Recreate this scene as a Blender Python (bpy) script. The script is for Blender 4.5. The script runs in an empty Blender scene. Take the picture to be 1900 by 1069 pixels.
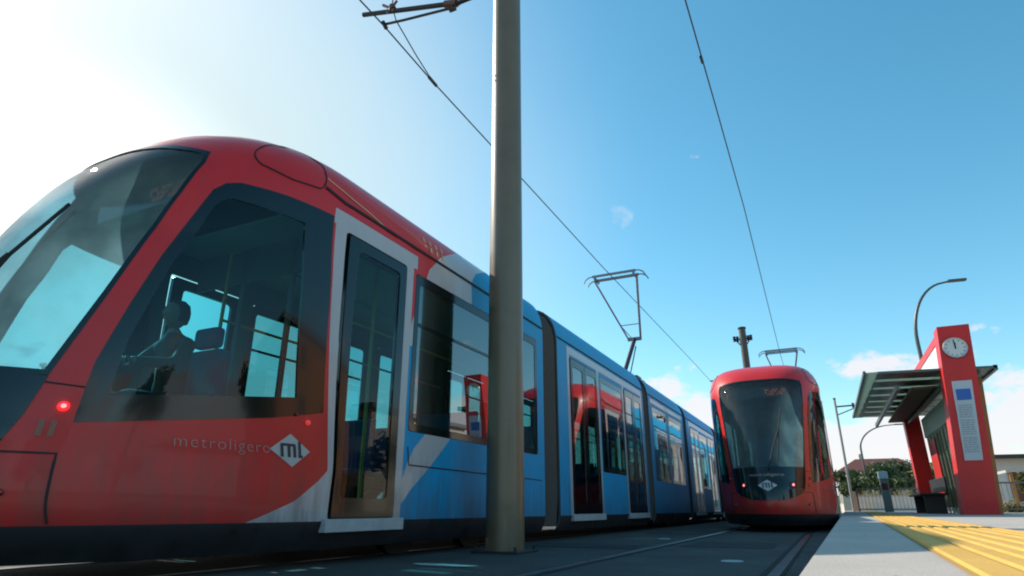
import bpy, bmesh, math, random, bisect
from mathutils import Vector, Matrix, noise
from mathutils.geometry import delaunay_2d_cdt
random.seed(7)
R=math.radians
scene=bpy.context.scene
col=scene.collection
# ------------------------------------------------------------------ camera
F_PX,HOR,VPX,CAM_H=1140.0,945.0,1540.0,0.40
PITCH=math.atan((HOR-534.5)/F_PX); YAW=math.atan((VPX-950)/math.hypot(F_PX,HOR-534.5))
cd=bpy.data.cameras.new('camera'); cam=bpy.data.objects.new('camera',cd); col.objects.link(cam)
cam.location=(0,0,CAM_H); cam.rotation_euler=(R(90)+PITCH,0,YAW)
cd.sensor_width=36; cd.lens=36*F_PX/1900; cd.clip_start=.02; cd.clip_end=3000
scene.camera=cam
# ------------------------------------------------------------------ light
SUN_EL=R(36.5); SUN_PHI=R(80)          # phi: degrees to the left of the track direction (+Y)
sdir=Vector((-math.sin(SUN_PHI)*math.cos(SUN_EL),math.cos(SUN_PHI)*math.cos(SUN_EL),math.sin(SUN_EL)))
sl=bpy.data.lights.new('sun','SUN'); sl.energy=4.2; sl.angle=R(.5); sl.color=(1,.94,.84)
so=bpy.data.objects.new('sun',sl); col.objects.link(so); so.rotation_euler=sdir.to_track_quat('Z','Y').to_euler()
world=bpy.data.worlds.new('World'); scene.world=world; world.use_nodes=True
PUFF=Vector((-0.22782,0.86952,0.43821)).normalized()
def build_world():
    nt=world.node_tree; nt.nodes.clear(); N=nt.nodes.new; L=nt.links.new
    out=N('ShaderNodeOutputWorld'); bg=N('ShaderNodeBackground'); bg.inputs[1].default_value=.125
    sky=N('ShaderNodeTexSky'); sky.sky_type='NISHITA'; sky.sun_disc=False
    sky.sun_elevation=SUN_EL; sky.sun_rotation=math.atan2(sdir.x,sdir.y)
    sky.air_density=1.0; sky.dust_density=.7; sky.ozone_density=1.3
    hs=N('ShaderNodeHueSaturation'); hs.inputs['Hue'].default_value=.472; hs.inputs['Saturation'].default_value=1.3
    hs.inputs['Value'].default_value=1.36
    L(sky.outputs[0],hs.inputs['Color'])
    tc=N('ShaderNodeTexCoord'); nrm=N('ShaderNodeVectorMath'); nrm.operation='NORMALIZE'; L(tc.outputs['Generated'],nrm.inputs[0])
    sep=N('ShaderNodeSeparateXYZ'); L(nrm.outputs[0],sep.inputs[0])
    # cumulus bank low over the horizon
    mp=N('ShaderNodeMapping'); mp.inputs['Scale'].default_value=(1,1,1.7); L(nrm.outputs[0],mp.inputs[0])
    n1=N('ShaderNodeTexNoise'); n1.inputs['Scale'].default_value=8.5; n1.inputs['Detail'].default_value=9; n1.inputs['Roughness'].default_value=.58
    n1.inputs['Distortion'].default_value=.0
    L(mp.outputs[0],n1.inputs['Vector'])
    el=N('ShaderNodeMapRange'); el.inputs['From Min'].default_value=.10; el.inputs['From Max'].default_value=.30
    el.inputs['To Min'].default_value=.16; el.inputs['To Max'].default_value=-.16; L(sep.outputs['Z'],el.inputs['Value'])
    ad=N('ShaderNodeMath'); ad.operation='ADD'; L(n1.outputs['Fac'],ad.inputs[0]); L(el.outputs[0],ad.inputs[1])
    rp=N('ShaderNodeMapRange'); rp.interpolation_type='SMOOTHSTEP'
    rp.inputs['From Min'].default_value=.53; rp.inputs['From Max'].default_value=.63; L(ad.outputs[0],rp.inputs['Value'])
    # bright sun glow put into the sky, aimed lower than the sun lamp
    dt=N('ShaderNodeVectorMath'); dt.operation='DOT_PRODUCT'; L(nrm.outputs[0],dt.inputs[0]); 
    ga=R(50)-YAW*0; gd=Vector((-math.sin(R(66))*math.cos(R(16)),math.cos(R(66))*math.cos(R(16)),math.sin(R(16))))
    dt.inputs[1].default_value=gd
    n2=N('ShaderNodeTexNoise'); n2.inputs['Scale'].default_value=2.2; n2.inputs['Detail'].default_value=5; L(nrm.outputs[0],n2.inputs['Vector'])
    ad2=N('ShaderNodeMath'); ad2.operation='MULTIPLY_ADD'; L(n2.outputs['Fac'],ad2.inputs[0]); ad2.inputs[1].default_value=.12; L(dt.outputs['Value'],ad2.inputs[2])
    vr=N('ShaderNodeMapRange'); vr.interpolation_type='SMOOTHERSTEP'; vr.inputs['From Min'].default_value=.66; vr.inputs['From Max'].default_value=1.16
    L(ad2.outputs[0],vr.inputs['Value'])
    vm=N('ShaderNodeMath'); vm.operation='MULTIPLY'; L(vr.outputs[0],vm.inputs[0]); vm.inputs[1].default_value=.97
    m0=N('ShaderNodeMix'); m0.data_type='RGBA'; L(vm.outputs[0],m0.inputs['Factor']); L(hs.outputs[0],m0.inputs['A']); m0.inputs['B'].default_value=(4.55,5.35,5.2,1)
    cr=N('ShaderNodeMapRange'); cr.interpolation_type='SMOOTHERSTEP'; cr.inputs['From Min'].default_value=.93; cr.inputs['From Max'].default_value=1.03; L(dt.outputs['Value'],cr.inputs['Value'])
    m1=N('ShaderNodeMix'); m1.data_type='RGBA'; L(cr.outputs[0],m1.inputs['Factor']); L(m0.outputs['Result'],m1.inputs['A']); m1.inputs['B'].default_value=(11,11.3,10.8,1)
    m2=N('ShaderNodeMix'); m2.data_type='RGBA'; cl=N('ShaderNodeMath'); cl.operation='MULTIPLY'; cl.inputs[1].default_value=.88
    # one small puff on its own, higher up
    pd=N('ShaderNodeVectorMath'); pd.operation='DOT_PRODUCT'; L(nrm.outputs[0],pd.inputs[0]); pd.inputs[1].default_value=PUFF
    n5=N('ShaderNodeTexNoise'); n5.inputs['Scale'].default_value=38; n5.inputs['Detail'].default_value=5; L(nrm.outputs[0],n5.inputs['Vector'])
    pm=N('ShaderNodeMath'); pm.operation='MULTIPLY_ADD'; L(n5.outputs['Fac'],pm.inputs[0]); pm.inputs[1].default_value=.0008; L(pd.outputs['Value'],pm.inputs[2])
    pr=N('ShaderNodeMapRange'); pr.interpolation_type='SMOOTHSTEP'; pr.inputs['From Min'].default_value=1.00022; pr.inputs['From Max'].default_value=1.00050; pr.inputs['To Max'].default_value=.36; L(pm.outputs[0],pr.inputs['Value'])
    mxm=N('ShaderNodeMath'); mxm.operation='MAXIMUM'; L(rp.outputs[0],mxm.inputs[0]); L(pr.outputs[0],mxm.inputs[1])
    L(mxm.outputs[0],cl.inputs[0]); L(cl.outputs[0],m2.inputs['Factor']); L(m1.outputs['Result'],m2.inputs['A']); m2.inputs['B'].default_value=(6.0,5.85,6.0,1)
    L(m2.outputs['Result'],bg.inputs[0]); L(bg.outputs[0],out.inputs[0])
build_world()
vs=scene.view_settings; vs.view_transform='Standard'; vs.look='None'; vs.exposure=0.35; vs.gamma=1
scene.cycles.filter_width=2.0; scene.cycles.max_bounces=10; scene.cycles.transparent_max_bounces=24; scene.cycles.caustics_reflective=False
# ------------------------------------------------------------------ helpers
def tag(o,label=None,cat=None,group=None,kind=None):
    if label: o['label']=label
    if cat: o['category']=cat
    if group: o['group']=group
    if kind: o['kind']=kind
    return o
def empty(name,loc,label,cat,group=None,rz=0):
    o=bpy.data.objects.new(name,None); o.empty_display_size=.2; o.location=loc; o.rotation_euler=(0,0,rz); col.objects.link(o)
    return tag(o,label,cat,group)
def copy_tree(o,parent=None):
    c=o.copy(); col.objects.link(c); c.parent=parent
    for ch in list(o.children): copy_tree(ch,c)
    return c
_M={}
def mat(name,c,rough=.5,metal=0,coat=0,var=.0,vscale=3,bump=0,bscale=40,spec=.5,emit=None,estr=0,dirt=0,stretch=None):
    if name in _M: return _M[name]
    m=bpy.data.materials.new(name); m.use_nodes=True; nt=m.node_tree; b=nt.nodes['Principled BSDF']; N=nt.nodes.new; L=nt.links.new
    b.inputs['Base Color'].default_value=(*c,1); b.inputs['Roughness'].default_value=rough; b.inputs['Metallic'].default_value=metal
    b.inputs['Coat Weight'].default_value=coat; b.inputs['Coat Roughness'].default_value=.04; b.inputs['Specular IOR Level'].default_value=spec
    tc=N('ShaderNodeTexCoord')
    src=tc.outputs['Object']
    if stretch:
        mp=N('ShaderNodeMapping'); mp.inputs['Scale'].default_value=stretch; L(src,mp.inputs[0]); src=mp.outputs[0]
    if var>0:
        n=N('ShaderNodeTexNoise'); n.inputs['Scale'].default_value=vscale; n.inputs['Detail'].default_value=7; n.inputs['Roughness'].default_value=.65; L(src,n.inputs['Vector'])
        r=N('ShaderNodeMapRange'); r.inputs['From Min'].default_value=.3; r.inputs['From Max'].default_value=.7
        r.inputs['To Min'].default_value=1-var; r.inputs['To Max'].default_value=1+var; L(n.outputs['Fac'],r.inputs['Value'])
        mx=N('ShaderNodeMix'); mx.data_type='RGBA'; mx.blend_type='MULTIPLY'; mx.inputs['Factor'].default_value=1; mx.inputs['A'].default_value=(*c,1)
        L(r.outputs[0],mx.inputs['B']); L(mx.outputs['Result'],b.inputs['Base Color'])
        r2=N('ShaderNodeMapRange'); r2.inputs['From Min'].default_value=.3; r2.inputs['From Max'].default_value=.7
        r2.inputs['To Min'].default_value=max(.01,rough*(1-var)); r2.inputs['To Max'].default_value=min(1,rough*(1+var)); L(n.outputs['Fac'],r2.inputs['Value']); L(r2.outputs[0],b.inputs['Roughness'])
    if dirt:
        sp=N('ShaderNodeSeparateXYZ'); L(tc.outputs['Object'],sp.inputs[0]); gz=N('ShaderNodeMapRange'); gz.inputs['From Min'].default_value=.2; gz.inputs['From Max'].default_value=1.0; gz.inputs['To Min'].default_value=.34; gz.inputs['To Max'].default_value=.0; L(sp.outputs['Z'],gz.inputs['Value'])
        mq=N('ShaderNodeMapping'); mq.inputs['Scale'].default_value=(3,3,.55); L(tc.outputs['Object'],mq.inputs[0])
        dn=N('ShaderNodeTexNoise'); dn.inputs['Scale'].default_value=3.2; dn.inputs['Detail'].default_value=9; dn.inputs['Roughness'].default_value=.7; L(mq.outputs[0],dn.inputs['Vector'])
        da=N('ShaderNodeMath'); da.operation='ADD'; L(dn.outputs['Fac'],da.inputs[0]); L(gz.outputs[0],da.inputs[1])
        dm=N('ShaderNodeMapRange'); dm.interpolation_type='SMOOTHSTEP'; dm.inputs['From Min'].default_value=.52; dm.inputs['From Max'].default_value=.95; dm.inputs['To Max'].default_value=dirt; L(da.outputs[0],dm.inputs['Value'])
        dx=N('ShaderNodeMix'); dx.data_type='RGBA'; L(dm.outputs[0],dx.inputs['Factor']); L(b.inputs['Base Color'].links[0].from_socket,dx.inputs['A']); dx.inputs['B'].default_value=(.10,.075,.055,1); L(dx.outputs['Result'],b.inputs['Base Color'])
    if bump>0:
        n3=N('ShaderNodeTexNoise'); n3.inputs['Scale'].default_value=bscale; n3.inputs['Detail'].default_value=5; L(src,n3.inputs['Vector'])
        bp=N('ShaderNodeBump'); bp.inputs['Strength'].default_value=bump; bp.inputs['Distance'].default_value=.01; L(n3.outputs['Fac'],bp.inputs['Height']); L(bp.outputs[0],b.inputs['Normal'])
    if emit: b.inputs['Emission Color'].default_value=(*emit,1); b.inputs['Emission Strength'].default_value=estr
    _M[name]=m; return m
def glass(name,tint,refl=1.0,rough=.01,dust=0,f0=.065):
    if name in _M: return _M[name]
    m=bpy.data.materials.new(name); m.use_nodes=True; nt=m.node_tree; nt.nodes.clear(); N=nt.nodes.new; L=nt.links.new
    o=N('ShaderNodeOutputMaterial'); t=N('ShaderNodeBsdfTransparent'); t.inputs[0].default_value=(*tint,1)
    g=N('ShaderNodeBsdfGlossy'); g.inputs['Roughness'].default_value=rough; g.inputs['Color'].default_value=(refl,refl,refl,1)
    # rolled glass is never quite flat
    tc=N('ShaderNodeTexCoord'); n=N('ShaderNodeTexNoise'); n.inputs['Scale'].default_value=1.1; n.inputs['Detail'].default_value=1; L(tc.outputs['Object'],n.inputs['Vector'])
    bp=N('ShaderNodeBump'); bp.inputs['Strength'].default_value=.25; bp.inputs['Distance'].default_value=.012; L(n.outputs['Fac'],bp.inputs['Height']); L(bp.outputs[0],g.inputs['Normal'])
    ge=N('ShaderNodeNewGeometry'); dp=N('ShaderNodeVectorMath'); dp.operation='DOT_PRODUCT'; L(ge.outputs['Incoming'],dp.inputs[0]); L(ge.outputs['Normal'],dp.inputs[1])
    ab=N('ShaderNodeMath'); ab.operation='ABSOLUTE'; L(dp.outputs['Value'],ab.inputs[0]); su=N('ShaderNodeMath'); su.operation='SUBTRACT'; su.inputs[0].default_value=1; L(ab.outputs[0],su.inputs[1])
    pw=N('ShaderNodeMath'); pw.operation='POWER'; L(su.outputs[0],pw.inputs[0]); pw.inputs[1].default_value=4.6
    fr=N('ShaderNodeMath'); fr.operation='MULTIPLY_ADD'; L(pw.outputs[0],fr.inputs[0]); fr.inputs[1].default_value=.97-f0; fr.inputs[2].default_value=f0; mx=N('ShaderNodeMixShader')
    L(fr.outputs[0],mx.inputs[0]); L(t.outputs[0],mx.inputs[1]); L(g.outputs[0],mx.inputs[2]); L(mx.outputs[0],o.inputs[0])
    if dust:   # dusty film that scatters light falling on the screen from behind
        tl=N('ShaderNodeBsdfTranslucent'); tl.inputs[0].default_value=(.62,.74,.78,1); df=N('ShaderNodeTexNoise'); df.inputs['Scale'].default_value=2.5; df.inputs['Detail'].default_value=8; L(tc.outputs['Object'],df.inputs['Vector'])
        dr=N('ShaderNodeMapRange'); dr.inputs['From Min'].default_value=.3; dr.inputs['From Max'].default_value=.7; dr.inputs['To Min'].default_value=dust*.6; dr.inputs['To Max'].default_value=dust*1.5; L(df.outputs['Fac'],dr.inputs['Value'])
        m3=N('ShaderNodeMixShader'); L(dr.outputs[0],m3.inputs[0]); L(mx.outputs[0],m3.inputs[1]); L(tl.outputs[0],m3.inputs[2]); L(m3.outputs[0],o.inputs[0])
    _M[name]=m; return m
class MB:
    """collects shapes into one mesh"""
    def __init__(s): s.v=[]; s.f=[]; s.mi=[]
    def add(s,vs,fs,mi=0):
        n=len(s.v); s.v+= [tuple(v) for v in vs]; s.f+=[tuple(i+n for i in f) for f in fs]; s.mi+=[mi]*len(fs); return s
    def box(s,x0,x1,y0,y1,z0,z1,mi=0,mt=None):
        v=[(x,y,z) for x in (x0,x1) for y in (y0,y1) for z in (z0,z1)]
        if mt: v=[tuple(mt@Vector(p)) for p in v]
        return s.add(v,[(0,1,3,2),(4,6,7,5),(0,4,5,1),(2,3,7,6),(0,2,6,4),(1,5,7,3)],mi)
    def cbox(s,x0,x1,y0,y1,z0,z1,b=.01,mi=0,mt=None):   # box with chamfered edges
        bm=bmesh.new(); bmesh.ops.create_cube(bm,size=1)
        for v in bm.verts: v.co=Vector(((x0+x1)/2+v.co.x*(x1-x0),(y0+y1)/2+v.co.y*(y1-y0),(z0+z1)/2+v.co.z*(z1-z0)))
        bmesh.ops.bevel(bm,geom=bm.edges[:],offset=b,segments=2,affect='EDGES',profile=.6)
        bm.verts.index_update(); vs=[(mt@v.co if mt else v.co.copy()) for v in bm.verts]; fs=[[v.index for v in f.verts] for f in bm.faces]; bm.free()
        return s.add(vs,fs,mi)
    def tube(s,pts,r,n=8,mi=0,cap=True):
        pts=[Vector(p) for p in pts]; rs=r if isinstance(r,(list,tuple)) else [r]*len(pts)
        rings=[]; prev=None
        for i,p in enumerate(pts):
            d=(pts[min(i+1,len(pts)-1)]-pts[max(i-1,0)]).normalized()
            if prev is None: a=d.orthogonal().normalized()
            else: a=(prev-d*prev.dot(d)).normalized()
            prev=a; b=d.cross(a); rings.append([p+(a*math.cos(2*math.pi*k/n)+b*math.sin(2*math.pi*k/n))*rs[i] for k in range(n)])
        vs=[v for rg in rings for v in rg]; fs=[(i*n+k,i*n+(k+1)%n,(i+1)*n+(k+1)%n,(i+1)*n+k) for i in range(len(pts)-1) for k in range(n)]
        if cap: fs+=[tuple(reversed(range(n))),tuple(range((len(pts)-1)*n,len(pts)*n))]
        return s.add(vs,fs,mi)
    def prism(s,poly,axis,a,b,mi=0):   # polygon in the plane normal to axis, extruded a..b
        def P(u,v,w): return {'x':(w,u,v),'y':(u,w,v),'z':(u,v,w)}[axis]
        n=len(poly); vs=[P(u,v,a) for u,v in poly]+[P(u,v,b) for u,v in poly]
        return s.add(vs,[tuple(range(n)),tuple(reversed(range(n,2*n)))]+[(i,i+n,(i+1)%n+n,(i+1)%n) for i in range(n)],mi)
    def lathe(s,prof,c,n=24,axis='z',mi=0):
        vs=[];c=Vector(c)
        for (r,h) in prof:
            for k in range(n):
                a=2*math.pi*k/n; u,v=r*math.cos(a),r*math.sin(a)
                vs.append(c+Vector({'z':(u,v,h),'y':(u,h,v),'x':(h,u,v)}[axis]))
        fs=[(i*n+k,i*n+(k+1)%n,(i+1)*n+(k+1)%n,(i+1)*n+k) for i in range(len(prof)-1) for k in range(n)]
        return s.add(vs,fs,mi)
    def build(s,name,mats,parent=None,smooth=False,angle=35,recalc=True):
        me=bpy.data.meshes.new(name); me.from_pydata(s.v,[],s.f); me.update()
        if not isinstance(mats,(list,tuple)): mats=[mats]
        for m in mats: me.materials.append(m)
        me.polygons.foreach_set('material_index',s.mi)
        if recalc:
            bm=bmesh.new(); bm.from_mesh(me); bmesh.ops.recalc_face_normals(bm,faces=bm.faces[:]); bm.to_mesh(me); bm.free()
        if smooth:
            me.polygons.foreach_set('use_smooth',[True]*len(me.polygons))
            me.set_sharp_from_angle(angle=R(angle))
        o=bpy.data.objects.new(name,me); col.objects.link(o); o.parent=parent
        return o
def text_mesh(s,size,bold=0.0,font_space=1.0):
    cu=bpy.data.curves.new('lettering','FONT'); cu.body=s; cu.size=size; cu.offset=bold; cu.resolution_u=3; cu.space_character=font_space
    o=bpy.data.objects.new('lettering',cu); col.objects.link(o)
    me=bpy.data.meshes.new_from_object(o.evaluated_get(bpy.context.evaluated_depsgraph_get()))
    vs=[v.co.copy() for v in me.vertices]; fs=[tuple(p.vertices) for p in me.polygons]
    bpy.data.objects.remove(o); bpy.data.curves.remove(cu); bpy.data.meshes.remove(me)
    return vs,fs
# ---- tram skin: (s,t) metres -> local xyz. s=0 nose centre line, runs round the cab corner then straight along the side
Q,P_=2.0,2.0
YMAX=2.65
PROF=[(1.07,.10),(1.12,.2),(1.15,.33),(1.15,2.82),(1.135,2.98),(1.09,3.13),(1.01,3.26),(.90,3.35),(.72,3.41),(.35,3.445),(0,3.45)]
TT=[.10]
for a,b in zip(PROF,PROF[1:]): TT.append(TT[-1]+math.dist(a,b))
TMAX=TT[-1]
Y0=[(.1,.2),(.25,.07),(.45,.0),(.7,.02),(.9,.08),(1.1,.14),(1.73,.35),(2.2,.53),(2.6,.74),(2.9,.95),(3.1,1.14),(3.25,1.37),(3.36,1.68),(3.42,2.0),(3.45,2.3)]
def lerp_tab(xs,ys,x):
    if x<=xs[0]: return ys[0]
    if x>=xs[-1]: return ys[-1]
    i=bisect.bisect_right(xs,x)-1
    f=(x-xs[i])/(xs[i+1]-xs[i]); return ys[i]*(1-f)+ys[i+1]*f
def smooth_tab(xs,ys):
    n=len(xs); d=[(ys[i+1]-ys[i])/(xs[i+1]-xs[i]) for i in range(n-1)]
    m=[d[0]]+[0 if d[i-1]*d[i]<=0 else 2*d[i-1]*d[i]/(d[i-1]+d[i]) for i in range(1,n-1)]+[d[-1]]
    def f(x):
        x=min(max(x,xs[0]),xs[-1]); i=min(bisect.bisect_right(xs,x)-1,n-2); i=max(i,0)
        h=xs[i+1]-xs[i]; u=(x-xs[i])/h
        return (2*u**3-3*u**2+1)*ys[i]+(u**3-2*u**2+u)*h*m[i]+(-2*u**3+3*u**2)*ys[i+1]+(u**3-u**2)*h*m[i+1]
    return f
fw=smooth_tab(TT,[p[0] for p in PROF]); fz=smooth_tab(TT,[p[1] for p in PROF])
fy=smooth_tab([a for a,b in Y0],[b for a,b in Y0])
# arc table on the reference plan
_N=400; _X=[];_c=[];_A=[0.]
for i in range(_N+1):
    th=i/_N*math.pi/2
    X=math.sin(th)**(2/Q); c=max(0,1-X**Q)**(1/P_); _X.append(X); _c.append(c)
for i in range(_N): _A.append(_A[-1]+math.hypot((_X[i+1]-_X[i])*1.15,(_c[i+1]-_c[i])*2.5))
SR=_A[-1]
def S(s,t):
    w=fw(t); z=fz(t)
    if s>=SR: return (w,YMAX+s-SR,z)
    sg=-1 if s<0 else 1; s=abs(s)
    X=min(1,lerp_tab(_A,_X,s)); pw=1.6+1.2*min(1,max(0,(z-.7)/2.1)); c=max(0,1-X**(2.08+.75*min(1,max(0,(z-2.2)/1.0))))**(1/pw); y0=fy(z)
    return (sg*w*X,YMAX-(YMAX-y0)*c,z)
# ------------------------------------------------------------------ materials
RED=mat('red_paint',(.66,.020,.019),.36,coat=.16,dirt=.5,var=.08,vscale=2,spec=.4)
WHITE=mat('white_paint',(.50,.485,.485),.35,coat=.4,dirt=.55,var=.05,vscale=2)
BLUE=mat('blue_paint',(.001,.32,.60),.45,coat=.0,spec=.3,dirt=.55,var=.08,vscale=2)
BLACK=mat('black_skirt',(.012,.013,.015),.6,var=.3,vscale=6)
FRIT=mat('black_glazing_border',(.006,.009,.009),.12,coat=.2,spec=.45)
RUBBER=mat('black_rubber',(.012,.012,.012),.7)
LINER=mat('grey_lining',(.09,.095,.09),.6,var=.1)
CEIL=mat('pale_ceiling',(.30,.33,.31),.5)
FLOOR=mat('dark_floor',(.04,.045,.05),.7)
SEATM=mat('blue_seat_fabric',(.02,.06,.13),.8,var=.2,vscale=20)
SEATO=mat('orange_partition',(.42,.13,.03),.5)
YEL=mat('yellow_handrail',(.55,.33,.03),.35)
STEEL=mat('brushed_steel',(.45,.45,.44),.35,metal=1,var=.1)
DARKM=mat('dark_metal',(.035,.035,.037),.45,metal=.4,var=.2,vscale=9)
GLS=glass('teal_window_glass',(.25,.66,.74),f0=.03)
GLW=glass('teal_windscreen_glass',(.42,.72,.80),dust=.46)
GLD=glass('dark_window_glass',(.15,.36,.36),f0=.17)
SEAM=mat('dark_seam',(.02,.006,.007),.6)
BELL=mat('bellows_rubber',(.10,.085,.075),.75,var=.2,vscale=8)
LETT=mat('pale_lettering',(.44,.32,.30),.45)
EMB=mat('emblem_white',(.50,.50,.48),.4)
EMD=mat('emblem_dark',(.02,.03,.05),.4)
GOLD=mat('gold_highlight',(.60,.36,.18),.4)
LAMP=mat('red_lamp_glow',(.6,.02,.02),.2,emit=(1,.03,.035),estr=.9)
LAMPC=mat('lamp_core_glow',(.9,.4,.4),.2,emit=(1,.22,.22),estr=1.5)
LENS=mat('red_lens',(.25,.005,.008),.12,coat=1)
AMB=mat('amber_display_glow',(.2,.06,.01),.4,emit=(1,.16,.03),estr=.10)
SHELL_IN=None
def body_mat(m):   # the same paint outside, grey lining on the inner face of the panel
    k=m.name+'_panel'
    if k in _M: return _M[k]
    c=m.copy(); c.name=k; nt=c.node_tree; N=nt.nodes.new; L=nt.links.new
    b=nt.nodes['Principled BSDF']; out=nt.nodes['Material Output']
    d=N('ShaderNodeBsdfDiffuse'); d.inputs[0].default_value=(.12,.135,.13,1); g=N('ShaderNodeNewGeometry'); mx=N('ShaderNodeMixShader')
    L(g.outputs['Backfacing'],mx.inputs[0]); L(b.outputs[0],mx.inputs[1]); L(d.outputs[0],mx.inputs[2]); L(mx.outputs[0],out.inputs['Surface'])
    _M[k]=c; return c
# ------------------------------------------------------------------ tram skin patches
LTOT=29.6
def normS(s,t):
    e=.004; a=Vector(S(s+e,t))-Vector(S(s-e,t)); t0=min(max(t,TT[0]+e),TMAX-e)
    b=Vector(S(s,t0+e))-Vector(S(s,t0-e)); n=a.cross(b)
    if n.length<1e-9: return Vector((0,0,1))
    return n.normalized()
def inpoly(x,y,P):
    c=False; j=len(P)-1
    for i in range(len(P)):
        xi,yi=P[i]; xj,yj=P[j]
        if (yi>y)!=(yj>y) and x<(xj-xi)*(y-yi)/(yj-yi)+xi: c=not c
        j=i
    return c
def dens(P,d,closed=True):
    out=[]; n=len(P)
    for i in range(n if closed else n-1):
        a,b=P[i],P[(i+1)%n]; k=max(1,int(math.ceil(math.dist(a,b)/d)))
        out+=[(a[0]+(b[0]-a[0])*j/k,a[1]+(b[1]-a[1])*j/k) for j in range(k)]
    if not closed: out.append(P[-1])
    return out
def rnd(P,r,k=4):   # round polygon corners
    out=[]; n=len(P)
    for i in range(n):
        a,b,c=Vector(P[i-1]),Vector(P[i]),Vector(P[(i+1)%n]); u=(a-b); v=(c-b); rr=min(r,u.length*.45,v.length*.45)
        p,q=b+u.normalized()*rr,b+v.normalized()*rr
        for j in range(k+1):
            f=j/k; w=p*(1-f)**2+b*2*f*(1-f)+q*f*f; out.append((w.x,w.y))
    return out
def patch(name,outer,holes,mats,cls=None,lines=(),off=0,depth=0,side=1,rear=False,both=False,grid=(.14,.12),parent=None,sgrid=None):
    d=.08
    O=dens(outer,d); H=[dens(h,d) for h in holes]
    vs=[];ed=[]
    def loop(P,closed=True):
        n0=len(vs); vs.extend(P); n=len(P)
        for i in range(n if closed else n-1): ed.append((n0+i,n0+(i+1)%n))
    loop(O)
    for h in H: loop(h)
    for l in lines: loop(dens(l,d,False),False)
    x0,x1=min(p[0] for p in O),max(p[0] for p in O); y0,y1=min(p[1] for p in O),max(p[1] for p in O)
    x=x0+grid[0]*.5; xs=[]
    while x<x1: xs.append(x); x+= grid[0] if x<SR+.1 else grid[0]*2.5
    ys=[y0+grid[1]*(.5+i) for i in range(int((y1-y0)/grid[1])+1)]
    ring=O+[p for h in H for p in h]
    for i,x in enumerate(xs):
        for j,y in enumerate(ys):
            yy=y
            if y>=y1 or not inpoly(x,yy,O) or any(inpoly(x,yy,h) for h in H): continue
            if min((x-a)**2+(yy-b)**2 for a,b in ring)<.0012: continue
            vs.append((x,yy))
    V,E,Fc,*_=delaunay_2d_cdt([Vector(v) for v in vs],ed,[],0,1e-5)
    keep=[];mi=[]
    for f in Fc:
        cx=sum(V[i][0] for i in f)/len(f); cy=sum(V[i][1] for i in f)/len(f)
        if not inpoly(cx,cy,O) or any(inpoly(cx,cy,h) for h in H): continue
        keep.append(tuple(f)); mi.append(cls(cx,cy) if cls else 0)
    PV=[];PN=[];PF=[];PM=[]
    for sg in ((1,-1) if both else (side,)):
        n0=len(PV); 
        for v in V:
            p=Vector(S(v[0],v[1])); n=normS(v[0],v[1]); p=p+n*off
            p.x*=sg; n=Vector((n.x*sg,n.y,n.z))
            if rear: p.y=LTOT-p.y; n.y=-n.y
            PV.append(p); PN.append(n)
        for f,m in zip(keep,mi):
            a,b,c=(PV[n0+i] for i in f[:3]); nn=(b-a).cross(c-a)
            g=tuple(n0+i for i in f)
            if nn.dot(PN[n0+f[0]])<0: g=tuple(reversed(g))
            PF.append(g); PM.append(m)
        if depth:   # rim turned inward so the panel edge has thickness
            for P in [O]+H:
                q0=len(PV)
                for k,v in enumerate(P):
                    p=Vector(S(v[0],v[1])); n=normS(v[0],v[1])
                    for o_ in (off,off-depth):
                        w=p+n*o_; w.x*=sg
                        if rear: w.y=LTOT-w.y
                        PV.append(w); PN.append(None)
                m=len(P)
                for k in range(m): PF.append((q0+2*k,q0+2*((k+1)%m),q0+2*((k+1)%m)+1,q0+2*k+1)); PM.append(len(mats)-1 if len(mats)>1 and mats[-1] is RUBBER else 0)
    me=bpy.data.meshes.new(name); me.from_pydata([tuple(p) for p in PV],[],PF); me.update()
    for m in mats: me.materials.append(m)
    me.polygons.foreach_set('material_index',PM); me.polygons.foreach_set('use_smooth',[True]*len(PF))
    cn=[]
    for lp in me.loops:
        n=PN[lp.vertex_index]; cn.append(n if n is not None else (0,0,0))
    me.normals_split_custom_set(cn)
    o=bpy.data.objects.new(name,me); col.objects.link(o); o.parent=parent; return o
def ribbon(name,pts,w,m,parent,side=1,off=.004,rear=False,closed=False,t=.004):
    P=dens(pts,.05,closed); 
    if closed: P.append(P[0])
    mb=MB(); vs=[]
    for i,p in enumerate(P):
        a=Vector(P[max(i-1,0)]); b=Vector(P[min(i+1,len(P)-1)])
        if closed and i in (0,len(P)-1): a=Vector(P[-2]); b=Vector(P[1])
        d=(b-a).normalized(); nr=Vector((-d.y,d.x))*w/2
        for q,o_ in ((Vector(p)+nr,off),(Vector(p)-nr,off),(Vector(p)+nr*1.0,off-t),(Vector(p)-nr,off-t)):
            c=Vector(S(q.x,q.y))+normS(q.x,q.y)*o_; c.x*=side
            if rear: c.y=LTOT-c.y
            vs.append(c)
    fs=[]
    for i in range(len(P)-1):
        k=4*i; fs+=[(k,k+1,k+5,k+4),(k+1,k+3,k+7,k+5),(k+2,k,k+4,k+6)]
    mb.add(vs,fs); return mb.build(name,m,parent,smooth=True)
def decal(name,vs,fs,m,parent,s0,t0,sx=1,side=1,off=.005,rear=False):
    mb=MB(); out=[]
    for v in vs:
        s=s0+v.x*sx; t=t0+v.y; c=Vector(S(s,t))+normS(s,t)*off
        if side<0: c.x*=-1
        if rear: c.y=LTOT-c.y
        out.append(c)
    mb.add(out,fs); return mb.build(name,m,parent)
DOOR1=[(2.83,2.66),(3.57,2.66),(3.58,.35),(2.71,.35)]
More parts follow.
